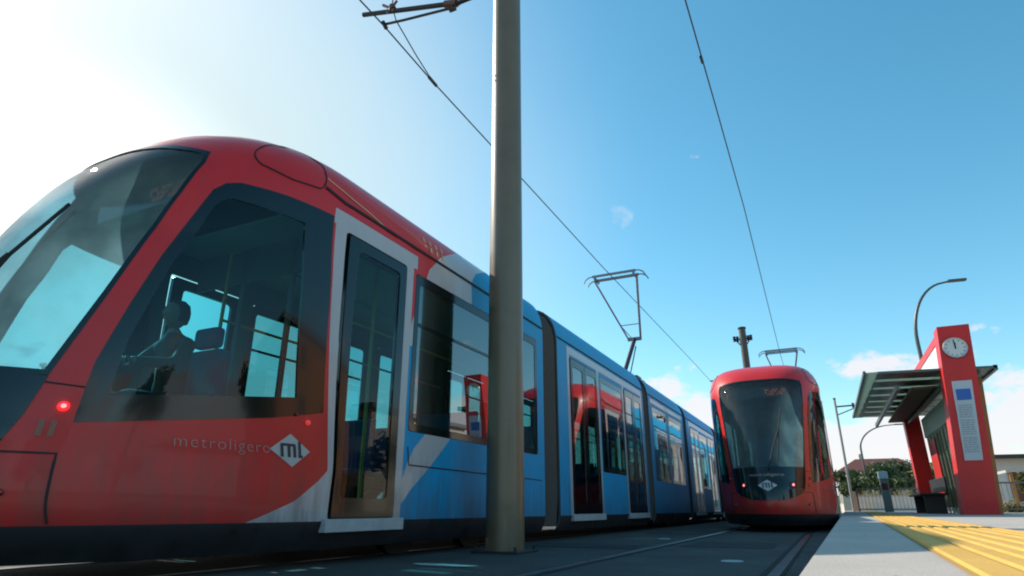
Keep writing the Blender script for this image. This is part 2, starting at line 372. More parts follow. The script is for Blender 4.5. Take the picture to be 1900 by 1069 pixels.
WIN1=[(1.385,2.58),(1.47,2.66),(1.6,2.70),(2.1,2.735),(2.65,2.755),(2.645,2.0),(2.585,1.12),(2.1,1.03),(1.54,.955),(1.0,.885),(1.02,1.25),(1.10,1.65),(1.18,2.0)]
PANE1=[(1.45,2.46),(1.54,2.55),(2.34,2.57),(2.36,2.0),(2.32,1.20),(1.13,1.06),(1.15,1.4),(1.27,1.96)]
WS=[(0,2.965),(.35,2.965),(.7,2.955),(1.13,2.92),(1.175,2.80),(1.135,2.5),(1.06,2.2),(.955,1.68),(.83,1.14)]
MASK=[(.83,1.14),(.79,.92),(.74,.75),(.60,.66),(.3,.58),(0,.56)]
def mirror(P): return P+[(-x,y) for x,y in reversed(P) if abs(x)>1e-6]
WSALL=WS+MASK[1:]
A0=6.963  # s where the front car ends
INNER=[(.30,1.86),(.36,2.04),(.47,2.32),(.62,2.54),(.9,2.88),(1.4,3.32),(2.0,3.66),(2.5,3.86),(2.78,3.98),(3.0,4.20),(3.2,4.55),(3.4,4.9),(4.4,5.4)]
OUTER=[(.30,3.60),(.42,3.66),(.6,3.86),(.8,4.14),(1.08,4.48),(1.5,4.72),(2.0,4.83),(2.6,4.88),(2.9,4.86),(3.0,4.92),(3.1,5.02),(3.2,5.22),(3.4,5.6),(4.4,6.2)]
SWOOSH=[(.3,3.5),(.66,3.70),(.80,3.76),(.95,3.86),(1.12,4.06),(1.2,4.2)]
OUTER[0]=(.30,3.70)
def tab(T,t): return lerp_tab([a for a,b in T],[b for a,b in T],t)
def cls_front(s,t):
    if t<.33: return 3
    if 2.70<t<2.84 and 2.66<s<3.76: return 1
    if t<=2.70 and 2.62+(t-.33)*.0253<s<3.70: return 1
    if s>3.70 and t<1.9: return 1 if tab(SWOOSH,t)<s<tab(OUTER,t) and t<1.12 else 2
    if s<tab(INNER,t): return 0
    if s<tab(OUTER,t): return 1
    return 2
def rect(a,b,c,d,r=.05): return rnd([(a,c),(b,c),(b,d),(a,d)],r)
PIL=[(2.62,.33),(2.68,2.70)]
FRONT_LINES=[[(b,a) for a,b in SWOOSH[1:5]],[(3.70,1.12),(4.6,1.12)],[(3.70,1.9),(3.86,1.9)],[(b,a) for a,b in INNER],[(b,a) for a,b in OUTER],PIL,[(3.70,.33),(3.70,2.70)],[(2.66,2.70),(2.66,2.84),(3.76,2.84),(3.76,2.70),(2.66,2.70)],[(0,.33),(A0,.33)]]
def Y2S(y): return y-YMAX+SR
def build_tram():
    root=empty('light_rail_tram',(0,0,0),'x','tram','light rail trams at the stop')
    # ---- end cars
    for rear in (False,True):
        holes=[rnd([(2.80,2.68),(3.59,2.68),(3.60,.336),(2.68,.336)],.04),WIN1,rect(3.745,5.86,1.10,2.66),rect(6.08,6.74,1.10,2.68)]
        # the windscreen opening is cut from the outline of the half skin
        out=[(0,2.965+.0)]+WS[1:]+MASK[1:]
        outer=[(0,.12),(A0,.12),(A0,TMAX),(0,TMAX)]+[(0,2.965)]+WS[1:]+MASK[1:]
        body=patch('car_body',outer,holes,[body_mat(RED),body_mat(WHITE),body_mat(BLUE),body_mat(BLACK)],cls_front,FRONT_LINES,both=True,depth=.03,rear=rear,parent=root)
        # windscreen with its black lower mask
        ws=patch('windscreen',mirror(WS),[],[GLW],off=-.006,rear=rear,parent=root)
        fr=mirror(WS); inn=mirror([(0,2.93),(.6,2.92),(1.09,2.885),(1.135,2.80),(1.098,2.5),(1.023,2.2),(.918,1.68),(.80,1.17)])
        patch('windscreen_border',fr,[inn],[FRIT],off=.002,depth=.02,rear=rear,parent=ws)
        mk=patch('front_mask',mirror([(0,1.16),(.5,1.15),(.83,1.135)]+MASK[1:]),[],[FRIT],off=.006,depth=.03,rear=rear,parent=root)
        # wiper
        wp=MB(); 
        def PT(s,t,o,sg=1):
            c=Vector(S(s,t))+normS(s,t)*o
            if rear: c.y=LTOT-c.y
            return c
        wp.tube([PT(.05,1.12,.05),PT(.16,1.5,.06),PT(.30,1.86,.05)],.014); wp.tube([PT(.22,1.25,.03),PT(.30,1.86,.045),PT(.40,2.28,.03)],.012)
        wp.build('windscreen_wiper',RUBBER,ws,smooth=True)
        # destination display behind the top of the screen
        dd=MB(); yy=1.28; dd.box(-.55,.55,yy,yy+.16,2.62,2.84); D=dd.build('destination_display',FRIT,root)
        am=MB()
        for i_ in range(9):       # amber dot matrix, too small to read in the photo
            for j_ in range(3):
                if (i_*7+j_*5)%4: am.box(.10+i_*.045,.128+i_*.045,yy-.008,yy-.001,2.66+j_*.045,2.69+j_*.045)
        am.build('display_dots',AMB,D)
        if rear:
            for o in (D,): o.location=(0,LTOT,0); o.rotation_euler=(0,0,math.pi)
        # cab floor, dashboard, seat
        db=MB(); db.prism([(-.60,1.0),(.60,1.0),(.52,.68),(.3,.45),(0,.36),(-.3,.45),(-.52,.68)],'z',.5,1.08); 
        db.box(-.4,.4,.7,.95,1.08,1.16)
        st=MB(); st.cbox(-.24,.24,1.62,2.08,.86,.98,.04); st.cbox(-.24,.24,2.02,2.16,.94,1.66,.05); st.cbox(-.14,.14,2.04,2.14,1.68,1.86,.04); st.tube([(0,1.85,.36),(0,1.85,.88)],.06)
        bk=MB(); bk.box(-1.06,-.30,2.60,2.63,.36,1.25); bk.box(.30,1.06,2.60,2.63,.36,1.25)
        bk.box(.30,.35,2.60,2.63,1.25,2.85); bk.box(-.35,-.30,2.60,2.63,1.25,2.85); bk.box(-1.0,1.0,2.60,2.63,2.5,2.85)
        for nm,m_,mb in (('dashboard',LINER,db),('driver_seat',SEATM,st),('cab_partition',LINER,bk)):
            o=mb.build(nm,m_,root)
            if rear: o.location=(0,LTOT,0); o.rotation_euler=(0,0,math.pi)
        for sd in (1,-1):
            w=patch('cab_side_window',WIN1,[PANE1],[FRIT],off=.003,depth=.02,side=sd,rear=rear,parent=root)
            patch('window_pane',PANE1,[],[GLS],off=-.004,side=sd,rear=rear,parent=w)
            door(root,DOOR1,sd,rear,[(2.92,2.56),(3.47,2.56),(3.48,.50),(2.81,.50)])
            for (a,b,c,d) in ((3.745,5.86,1.10,2.66),(6.08,6.74,1.10,2.68)): window(root,a,b,c,d,sd,rear)
            # panel seams, gutter and a painted highlight line on the skin
            g=ribbon('roof_gutter',[(2.50,2.98),(2.75,2.93),(A0-.02,2.90)],.028,RUBBER,root,sd,rear=rear,off=.008,t=.01)
            ribbon('panel_seam',[(.825,1.10),(1.01,1.09)],.010,SEAM,body,sd,rear=rear)
            ribbon('panel_seam',[(.73,.71),(.965,.71),(.985,.34)],.012,SEAM,body,sd,rear=rear)
            ribbon('panel_seam',rnd([(1.53,3.03),(1.58,3.22),(1.76,3.32),(2.14,3.34),(2.42,3.26),(2.50,3.08),(2.47,2.94),(2.1,2.895),(1.66,2.93)],.08),.014,SEAM,body,sd,rear=rear,closed=True)
            ribbon('panel_seam',[(3.76,.96),(3.79,.80),(A0-.1,.78)],.012,SEAM,body,sd,rear=rear)
            ribbon('highlight_line',[(2.50,3.09),(3.24,2.93)],.016,GOLD,body,sd,rear=rear)
            # lamps
            lamp('marker_light',root,(.94,.97),.028,sd,rear,LAMP,core=True)
            lamp('marker_light',root,(2.42,1.03),.020,sd,rear,mat('dim_red_lamp',(.5,.03,.03),.2,emit=(1,.08,.08),estr=.35))
            lamp('reflector',root,(2.31,1.075),.012,sd,rear,LENS)
            lamp('headlight',root,(.46,.84),.05,sd,rear,LAMP,core=True,ring=True)
            lamp('reflector',root,(.80,.50),.02,sd,rear,LENS)
            # writing: wordmark, emblem, fleet number
            flip=-1 if (sd<0)!=rear else 1
            vs_,fs_=text_mesh('metroligero',.108,-.0022,1.14); x0=min(v.x for v in vs_); x1=max(v.x for v in vs_)
            kk=.60/(x1-x0); vs2=[Vector(((v.x-x0)*kk,v.y,0)) for v in vs_]
            if flip<0: vs2=[Vector((.98-v.x,v.y,0)) for v in vs2]
            decal('wordmark',vs2,fs_,LETT,body,1.48,.79,side=sd,rear=rear)
            emblem(body,lambda u,v,o,_s=sd,_r=rear:onskin(2.255+u,.82+v,o,_s,_r),.175,.115,flip)
            for i in range(4):
                for j in range(2):
                    if i==0 and j==0: continue
                    s0=3.88+i*.115; t0=2.985+j*.085
                    P4=[(s0,t0),(s0+.035,t0),(s0+.035,t0+.055),(s0,t0+.055)]
                    MB().add([onskin(a,b,.005,sd,rear) for a,b in P4],[(0,1,2,3)]).build('fleet_number_glyph',mat('number_yellow',(.62,.50,.25),.5),body)
        # emblem and wordmark on the front mask
        emblem(mk,lambda u,v,o,_r=rear:onskin(u,.83+v,o+.008,1,_r),.17,.10,-1 if rear else 1)
        vs_,fs_=text_mesh('metroligero',.075); x0=min(v.x for v in vs_); x1=max(v.x for v in vs_); kk=.62/(x1-x0)
        sgn=-1 if rear else 1
        decal('wordmark',[Vector((sgn*((v.x-x0)*kk-.31),v.y,0)) for v in vs_],fs_,LETT,mk,0,1.0,rear=rear,off=.012)
        for sd in (1,-1):   # small vent grille low on the red corner pillar
            mb=MB()
            for i in range(2):
                P4=[(.86+i*.05,.80),(.885+i*.05,.80),(.885+i*.05,.89),(.86+i*.05,.89)]
                mb.add([onskin(a,b,.006,sd,rear) for a,b in P4],[(0,1,2,3)])
            mb.build('corner_reflector',mat('corner_reflector',(.30,.09,.05),.3),root)
    # ---- middle cars
    CARS=[(7.2,12.3),(12.78,16.7),(17.15,22.3)]
    for ci,(ya,yb) in enumerate(CARS):
        sa,sb=Y2S(ya),Y2S(yb)
        if ci in (0,2): dws=[(.52,1.88,1),(2.02,3.46,0),(3.56,4.86,1)]
        else: dws=[(.30,1.8,0),(2.0,3.6,0)]
        holes=[]; lines=[]
        for a,b,dr in dws:
            holes.append(rect(sa+a,sa+b,.335,2.72,.04) if dr else rect(sa+a,sa+b,1.02,2.68))
        def cls(s,t,sa=sa,ci=ci):
            if t<.33: return 3
            if ci in (0,2):
                u=s-sa
                if .42<u<4.96 and 2.76<t<2.88: return 1
                if t<2.8 and (.42<u<.52 or 1.88<u<1.97 or 3.47<u<3.56 or 4.86<u<4.96): return 1
            else:
                if 2.76<t<2.86 and .2<s-sa<3.7: return 1
            return 2
        L_=[[(sa,.33),(sb,.33)]]
        if ci in (0,2):
            for u in (.42,.52,1.88,1.97,3.47,3.56,4.86,4.96): L_.append([(sa+u,.33),(sa+u,2.88)])
            L_+= [[(sa+.42,2.76),(sa+4.96,2.76)],[(sa+.42,2.88),(sa+4.96,2.88)]]
        else: L_+=[[(sa+.2,2.76),(sa+3.7,2.76),(sa+3.7,2.86),(sa+.2,2.86),(sa+.2,2.76)]]
        body=patch('car_body',[(sa,.12),(sb,.12),(sb,TMAX),(sa,TMAX)],holes,[body_mat(RED),body_mat(WHITE),body_mat(BLUE),body_mat(BLACK)],cls,L_,both=True,depth=.03,parent=root)
        for sd in (1,-1):
            ribbon('roof_gutter',[(sa+.02,2.93),(sb-.02,2.93)],.024,RUBBER,root,sd,off=.008,t=.01)
            for a,b,dr in dws:
                if dr:
                    m=(a+b)/2
                    for x0,x1 in ((a+.02,m-.008),(m+.008,b-.02)):
                        door(root,[(sa+x0,2.70),(sa+x1,2.70),(sa+x1,.35),(sa+x0,.35)],sd,False,[(sa+x0+.09,2.58),(sa+x1-.09,2.58),(sa+x1-.09,.5),(sa+x0+.09,.5)],sill=(x0<a+.1),w=(sa+a,sa+b))
                else: window(root,sa+a,sa+b,1.02,2.68,sd,False)
    # ---- bellows, floor, ceiling, running gear
    ends=[(Y2S(0)-0,6.647),(7.2,12.3),(12.78,16.7),(17.15,22.3),(LTOT-6.647,LTOT)]
    for a,b in ((6.647,7.2),(12.3,12.78),(16.7,17.15),(22.3,LTOT-6.647)):
        mb=MB(); n=13; prof=[(fw(t),fz(t)) for t in [.2,.6,1.2,1.8,2.4,2.8,2.95,3.1,3.3,3.5,3.8,TMAX]]
        prof=prof+[(-w,z) for w,z in reversed(prof[:-1])]; m=len(prof); vs=[]
        for i in range(n):
            k=.975 if i%2 else .925
            if i in (0,n-1): k=.93
            y=a-.02+(b-a+.04)*i/(n-1)
            vs+=[(w*k,y,.1+(z-.1)*(.5+.5*k)) for w,z in prof]
        fs=[(i*m+j,i*m+(j+1)%m,(i+1)*m+(j+1)%m,(i+1)*m+j) for i in range(n-1) for j in range(m)]
        mb.add(vs,fs); mb.build('bellows',BELL,root)
        mb=MB()     # end collars closing the gap between skin and bellows
        for y in (a-.012,b+.012):
            vs=[(w*1.0,y,z) for w,z in prof]+[(w*.86,y,.1+(z-.1)*.93) for w,z in prof]
            mb.add(vs,[(j,(j+1)%m,(j+1)%m+m,j+m) for j in range(m)])
        mb.build('end_collar',RUBBER,root)
    mb=MB(); mb.box(-1.06,1.06,2.6,LTOT-2.6,.345,.375); mb.box(-.6,.6,1.2,2.599,.345,.372); mb.box(-.6,.6,LTOT-2.599,LTOT-1.2,.345,.372); mb.build('floor_plate',FLOOR,root)
    mb=MB(); mb.box(-1.02,1.02,2.2,LTOT-2.2,2.86,2.89)
    for s_ in (-.5,.5): mb.box(s_-.09,s_+.09,2.6,LTOT-2.6,2.835,2.86)
    mb.build('ceiling_panel',CEIL,root)
    mb=MB()
    for i,y in enumerate([2.6,3.55,4.9,6.3,7.4,8.9,10.5,12.1,14,15.5,18,20,22,24.5,26.2]):
        sg=1 if i%2 else -1
        mb.tube([(sg*.55,y,.37),(sg*.55,y,2.86)],.018); 
    for s_ in (-.55,.55): mb.tube([(s_,2.6,2.15),(s_,6.6,2.15)],.015); mb.tube([(s_,7.3,2.15),(s_,LTOT-7,2.15)],.015)
    mb.build('handrail',YEL,root,smooth=True)
    ys=[4.6,5.4,6.1,13.2,14.1,15.0,15.9,23.6,24.4,25.2]
    for y in ys:
        for x in (-.72,.72):
            st=MB(); st.cbox(x-.4,x+.4,y-.2,y+.2,.78,.84,.02); st.cbox(x-.4,x+.4,y+.18,y+.24,.82,1.45,.025); st.build('passenger_seat',SEATM,root)
    un=MB()
    for a,b in ((3.3,5.9),(13.2,16.3),(LTOT-5.9,LTOT-3.3)): un.box(-.95,.95,a,b,.13,.34)
    for a,b in ((2.75,3.2),(6.0,6.6),(7.25,12.25),(17.2,22.25),(LTOT-6.6,LTOT-6.0),(LTOT-3.2,LTOT-2.75)): un.box(-.96,.96,a,b,.17,.34)
    un.build('underframe',BLACK,root)
    for yc in (3.9,5.3,14.05,15.45,LTOT-5.3,LTOT-3.9):
        for sg in (-1,1):
            w=MB(); w.lathe([(.0,-.065),(.24,-.065),(.30,-.06),(.30,.05),(.325,.065),(.10,.07),(0,.07)],(sg*.7175,yc,.30),32,'x'); w.build('wheel',DARKM,root,smooth=True)
    for (a,b) in ((3.2,5.9),(8,11.6),(13.1,16.4),(18,21.6),(LTOT-5.9,LTOT-3.2)):
        u=MB(); u.cbox(-.55,.55,a,b,3.40,3.62,.05); u.build('roof_unit',mat('grey_roof_unit',(.3,.31,.32),.5),root)
    # ---- pantograph
    pr=empty_part('pantograph',root); px,py=.12,14.35
    PA=mat('galvanised_arm',(.22,.22,.225),.4,metal=.6,var=.1)
    b=MB(); b.box(px-.45,px+.45,py-.1,py+.3,3.60,3.68); b.box(px-.5,px-.42,py-.3,py+.5,3.44,3.60); b.box(px+.42,px+.5,py-.3,py+.5,3.44,3.60); b.build('base_frame',DARKM,pr)
    kn=(px,py+1.65,5.12)
    b=MB(); b.tube([(px,py+.1,3.66),kn],.06); b.tube([(px+.12,py+.3,3.66),(px+.06,py+1.5,4.85)],.018); b.build('lower_arm',DARKM,pr,smooth=True)
    hd=(px,py,6.45)
    b=MB(); b.tube([(px-.20,kn[1],kn[2]),(px+.20,kn[1],kn[2])],.06)
    b.tube([(px-.18,kn[1],kn[2]),(px-.60,hd[1],hd[2])],.026); b.tube([(px+.18,kn[1],kn[2]),(px+.60,hd[1],hd[2])],.034)
    f_=.25; b.tube([(px-.18-.105,kn[1]-.41,kn[2]+.33),(px+.18+.105,kn[1]-.41,kn[2]+.33)],.014); b.tube([(px-.18-.10,kn[1]-.41,kn[2]+.33),(px-.10,kn[1],kn[2]+.05)],.012)
    b.tube([(px-.62,hd[1],hd[2]),(px+.62,hd[1],hd[2])],.02); b.build('upper_arm',PA,pr,smooth=True)
    b=MB()
    for dy in (-.17,.17):
        b.cbox(px-.62,px+.62,py+dy-.03,py+dy+.03,6.52,6.58,.01)
        for sg in (-1,1): b.tube([(px+sg*.60,py+dy,6.55),(px+sg*.72,py+dy,6.54),(px+sg*.82,py+dy,6.48),(px+sg*.88,py+dy,6.38)],.018)
    for sg in (-.55,.55): b.box(px+sg-.02,px+sg+.02,py-.2,py+.2,6.44,6.53)
    b.build('contact_head',PA,pr,smooth=True)
    return root
def empty_part(name,parent):
    # the folding frame's foot insulators carry the pantograph part
    b=MB()
    for sx in (-.3,.54):
        for y in (14.15,14.75): b.lathe([(.0,3.43),(.05,3.44),(.05,3.47),(.035,3.49),(.05,3.51),(.035,3.54),(.05,3.56),(.05,3.6),(0,3.6)],(sx,y,0),12)
    return b.build(name,mat('brown_insulator',(.12,.05,.03),.3),parent,smooth=True)
def onskin(s,t,o,side,rear):
    c=Vector(S(s,t))+normS(s,t)*o
    if side<0: c.x*=-1
    if rear: c.y=LTOT-c.y
    return c
def window(root,a,b,c,d,sd,rear):
    o=rect(a+.005,b-.005,c+.005,d-.005,.06); i=rect(a+.075,b-.075,c+.075,d-.10,.05)
    w=patch('side_window',o,[i],[FRIT],off=.001,depth=.025,side=sd,rear=rear,parent=root)
    patch('window_pane',i,[],[GLD if not (a<7.2 and not rear) else GLS2],off=-.004,side=sd,rear=rear,parent=w)
    if b-a>1.2: ribbon('hopper_rail',[(a+.08,d-.52),(b-.08,d-.52)],.03,FRIT,w,sd,off=.004,rear=rear)
def door(root,P,sd,rear,G,sill=True,w=None):
    P2=[(P[0][0]+.0,P[0][1]),P[1],P[2],P[3]]
    leaf=patch('door',rnd(P2,.03),[rnd(G,.05)],[FRIT],off=.012,depth=.04,side=sd,rear=rear,parent=root)
    patch('door_glass',rnd(G,.05),[],[GLS2 if w else GLS],off=.004,side=sd,rear=rear,parent=leaf)
    if sill:
        y0,y1=(w[0]-.08-SR+YMAX,w[1]+.08-SR+YMAX) if w else (2.42,3.40)
        if rear: y0,y1=LTOT-y1,LTOT-y0
        mb=MB(); x0,x1=(1.0,1.185) if sd>0 else (-1.185,-1.0); mb.cbox(x0,x1,y0,y1,.235,.33,.008)
        mb.build('door_sill',mat('grey_sill',(.42,.43,.43),.5,var=.15,vscale=8),leaf)
def lamp(name,root,st,r,sd,rear,m,core=False,ring=False):
    mb=MB(); s,t=st; n=20
    def ringp(rr,o): return [onskin(s+rr*math.cos(2*math.pi*k/n),t+rr*math.sin(2*math.pi*k/n),o,sd,rear) for k in range(n)]
    rings=[ringp(r,.0),ringp(r,.012),ringp(r*.8,.02),ringp(r*.45,.026)]; vs=[v for q in rings for v in q]+[onskin(s,t,.028,sd,rear)]
    fs=[];mi=[]
    L=MB(); 
    L.add(vs,[(i*n+k,i*n+(k+1)%n,(i+1)*n+(k+1)%n,(i+1)*n+k) for i in range(2) for k in range(n)],0)
    L.add(vs,[(2*n+k,2*n+(k+1)%n,3*n+(k+1)%n,3*n+k) for k in range(n)],0)
    L.add(vs,[(3*n+k,3*n+(k+1)%n,4*n) for k in range(n)],1)
    m0=LENS if core else m
    if core and not ring: m0=LAMP
    o=L.build(name,[m0 if not ring else LENS,LAMPC if core else m],root,smooth=True)
    if ring:
        g=MB(); vs=[v for q in (ringp(r*1.25,.0),ringp(r*1.2,.016),ringp(r*1.0,.014)) for v in q]
        g.add(vs,[(i*n+k,i*n+(k+1)%n,(i+1)*n+(k+1)%n,(i+1)*n+k) for i in range(2) for k in range(n)]); g.build('lamp_bezel',DARKM,o,smooth=True)
    return o
def emblem(parent,f,w,h,flip):
    mb=MB(); P=[(0,-h),(w,0),(0,h),(-w,0)]; n=8; vs=[];fs=[]
    for i in range(n+1):
        for j in range(n+1):
            a,b=i/n*2-1,j/n*2-1; u=(a-b)*w/2; v=(a+b)*h/2; vs.append(f(u,v,.006))
    for i in range(n):
        for j in range(n): k=i*(n+1)+j; fs.append((k,k+1,k+n+2,k+n+1))
    mb.add(vs,fs); e=mb.build('emblem',EMB,parent)
    mb=MB()
    def bar(u0,v0,u1,v1): mb.add([f(flip*u*w,v*h,.010) for u,v in ((u0,v0),(u1,v0),(u1,v1),(u0,v1))],[(0,1,2,3)])
    bar(-.52,-.42,-.38,.30); bar(-.52,.24,.22,.40); bar(-.18,-.42,-.04,.26); bar(.10,-.42,.24,.30); bar(.36,-.42,.50,.58); bar(.50,-.42,.58,-.26)
    mb.build('emblem_letters',EMD,e)
GLS2=glass('smoked_window_glass',(.26,.56,.56),f0=.20)
tramA=build_tram(); tramA.location=(-4.55,1.35,0)
tramA['label']='near tram on the left track, red cab cut by the photo edge, blue carriages behind'
tramB=copy_tree(tramA); tramB.location=(-.97,12.7,0)
tramB['label']='red-fronted tram on the right track, seen head-on beside the platform'

AMB2=mat('lit_amber_display_glow',(.2,.06,.01),.4,emit=(1,.16,.03),estr=.5)
n_mark=0
for o in tramB.children_recursive:
    if o.name.startswith('marker_light'):
        for sl_ in o.material_slots: sl_.link='OBJECT'; sl_.material=LENS
    if o.name.startswith('display_dots'): o.material_slots[0].link='OBJECT'; o.material_slots[0].material=AMB2
# ------------------------------------------------------------------ ground, track bed, platform
def noise_mat(name,c1,c2,scale,rough=.9,bump=.3,bscale=90,speck=0,joints=None,stretch=(1,1,1)):
    m=bpy.data.materials.new(name); m.use_nodes=True; nt=m.node_tree; b=nt.nodes['Principled BSDF']; N=nt.nodes.new; L=nt.links.new
    b.inputs['Roughness'].default_value=rough; b.inputs['Specular IOR Level'].default_value=.3
    tc=N('ShaderNodeTexCoord'); mp=N('ShaderNodeMapping'); mp.inputs['Scale'].default_value=stretch; L(tc.outputs['Object'],mp.inputs[0])
    n=N('ShaderNodeTexNoise'); n.inputs['Scale'].default_value=scale; n.inputs['Detail'].default_value=9; n.inputs['Roughness'].default_value=.65; L(mp.outputs[0],n.inputs['Vector'])
    r=N('ShaderNodeMapRange'); r.inputs['From Min'].default_value=.35; r.inputs['From Max'].default_value=.65; L(n.outputs['Fac'],r.inputs['Value'])
    mx=N('ShaderNodeMix'); mx.data_type='RGBA'; mx.inputs['A'].default_value=(*c1,1); mx.inputs['B'].default_value=(*c2,1); L(r.outputs[0],mx.inputs['Factor'])
    res=mx.outputs['Result']
    if speck:
        v=N('ShaderNodeTexNoise'); v.inputs['Scale'].default_value=260; v.inputs['Detail'].default_value=2; L(tc.outputs['Object'],v.inputs['Vector'])
        r2=N('ShaderNodeMapRange'); r2.inputs['From Min'].default_value=.35; r2.inputs['From Max'].default_value=.65; r2.inputs['To Min'].default_value=1-speck; r2.inputs['To Max'].default_value=1+speck; L(v.outputs['Fac'],r2.inputs['Value'])
        m2=N('ShaderNodeMix'); m2.data_type='RGBA'; m2.blend_type='MULTIPLY'; m2.inputs['Factor'].default_value=1; L(res,m2.inputs['A']); L(r2.outputs[0],m2.inputs['B']); res=m2.outputs['Result']
    L(res,b.inputs['Base Color'])
    n3=N('ShaderNodeTexNoise'); n3.inputs['Scale'].default_value=bscale; n3.inputs['Detail'].default_value=6; L(tc.outputs['Object'],n3.inputs['Vector'])
    bp=N('ShaderNodeBump'); bp.inputs['Strength'].default_value=bump; bp.inputs['Distance'].default_value=.006; L(n3.outputs['Fac'],bp.inputs['Height']); L(bp.outputs[0],b.inputs['Normal'])
    return m
GRASSY=noise_mat('dry_ground',(.20,.19,.10),(.33,.28,.17),.4)
mb=MB(); n=24; vs=[];  
for i in range(n+1):
    for j in range(n+1):
        x=-900+1800*i/n; y=-700+2000*j/n; vs.append((x,y,-.02))
mb.add(vs,[(i*(n+1)+j,(i+1)*(n+1)+j,(i+1)*(n+1)+j+1,i*(n+1)+j+1) for i in range(n) for j in range(n)])
tag(mb.build('ground',GRASSY),kind='structure')
ASPH=noise_mat('track_asphalt',(.058,.054,.048),(.095,.088,.080),1.2,.85,.6,120,.25)
mb=MB(); 
def ex(y): return -.10+.02*y     # platform edge
mb.add([(-7.0,-40,0),(ex(-40)+.3,-40,0),(ex(150)+.3,150,0),(-7.0,150,0)],[(0,1,2,3)])
tag(mb.build('track_bed',ASPH),kind='structure')
RAIL=mat('worn_rail',(.16,.15,.145),.32,metal=.8,var=.2,vscale=8); GRV=mat('rail_groove',(.010,.010,.010),.9)
def rails(cx):
    for s_ in (-.7175,.7175):
        x=cx+s_; mb=MB(); gi=-1 if s_>0 else 1
        mb.box(x-.035,x+.035,-40,150,-.05,.006)
        a,b=sorted((x+gi*.036,x+gi*.085)); mb.box(a,b,-40,150,-.05,.0035,1); c,d=sorted((x-gi*.036,x-gi*.06)); mb.box(c,d,-40,150,-.05,.0035,1)
        tag(mb.build('rail',[RAIL,GRV]),kind='structure')
rails(-4.6); rails(-1.10)
CONC=noise_mat('platform_paving',(.44,.375,.32),(.53,.455,.395),1.6,.8,.35,150,.16)
KERB=noise_mat('platform_kerb',(.24,.235,.23),(.32,.31,.30),2,.8,.4,150,.15)
# slabs with joints: the top is one sheet of separate slabs over a darker bed
mb=MB(); JY=6.6
def pl(y0,y1,z0,z1,xo0,xo1,mi=0):
    v=[(ex(y0)+xo0,y0,z0),(ex(y0)+xo0,y0,z1),(ex(y0)+xo1,y0,z0),(ex(y0)+xo1,y0,z1),(ex(y1)+xo0,y1,z0),(ex(y1)+xo0,y1,z1),(ex(y1)+xo1,y1,z0),(ex(y1)+xo1,y1,z1)]
    mb.add(v,[(0,2,3,1),(4,5,7,6),(0,1,5,4),(2,6,7,3),(1,3,7,5)],mi)
pl(-30,60,-.05,.272,.02,9.0,1)
pl(-30,JY-.012,-.02,.28,0,9.0,0); pl(JY+.012,60,-.02,.280,0,9.0,0)
tag(mb.build('platform',[CONC,mat('joint_dark',(.05,.04,.045),.9)]),kind='structure')
mb=MB(); 
YELT=noise_mat('yellow_tactile',(.66,.36,.065),(.75,.43,.10),3,.7,.25,120,.10)
# yellow tactile strip: base sheet and long ribs
def strip(a,b):
    Y_=[-30,JY-.012] ; 
    for y0,y1 in ((-30,JY-.012),(JY+.012,60)):
        mb.add([(tx(y0)+a,y0,.2845),(tx(y0)+b,y0,.2845),(tx(y1)+b,y1,.2845),(tx(y1)+a,y1,.2845)],[(0,1,2,3)],1)
def tx(y): return .165+.037*y if y>0 else .165+.037*y
strip(0,.62)
k=0; x=.012
while x<.60:
    w=.05 if k%4 else .075
    for y0,y1 in ((-30,JY-.012),(JY+.012,60)):
        v=[]
        for yy in (y0,y1):
            for dx,z in ((0,.284),(.006,.2905),(w-.006,.2905),(w,.284)): v.append((tx(yy)+x+dx,yy,z))
        mb.add(v,[(0,1,5,4),(1,2,6,5),(2,3,7,6),(0,3,2,1),(4,5,6,7)],0)
    x+=w+(.016 if k%4!=3 else .03); k+=1
tag(mb.build('tactile_paving',[YELT,mat('yellow_groove',(.50,.29,.06),.9)]),kind='structure')
# path beyond the platform
mb=MB(); mb.add([(9.2,-30,.01),(14,-30,.01),(17,140,.01),(11.5,140,.01)],[(0,1,2,3)]); tag(mb.build('path',noise_mat('pale_path',(.40,.36,.30),(.5,.46,.39),.6)),kind='structure')
rng=random.Random(5)
SPOT=mat('gum_spot',(.10,.095,.09),.8,var=.2)
mb=MB()
for _ in range(60):
    y=rng.uniform(.6,14); x=ex(y)+rng.uniform(.02,.26) if rng.random()<.45 else ex(y)+rng.uniform(1.1,3.2); q=rng.uniform(.004,.013); a0=rng.random()*6
    mb.add([(x+q*math.cos(a0+k*math.pi/5)*rng.uniform(.7,1.2),y+q*1.1*math.sin(a0+k*math.pi/5),.2812) for k in range(10)],[tuple(range(10))])
tag(mb.build('paving_stains',SPOT),kind='structure')
mb=MB()
for (x0,x1,y0,y1) in ((-3.3,-1.95,6.9,7.7),(-2.9,-1.95,11.2,13.4),(-1.6,-.6,7.6,8.9)):
    mb.add([(x0,y0,.0035),(x1,y0+.05,.0035),(x1-.04,y1,.0035),(x0+.05,y1-.06,.0035)],[(0,1,2,3)])
tag(mb.build('asphalt_patch',noise_mat('patch_asphalt',(.035,.034,.032),(.055,.053,.05),2,.85,.6,120,.25)),kind='structure')
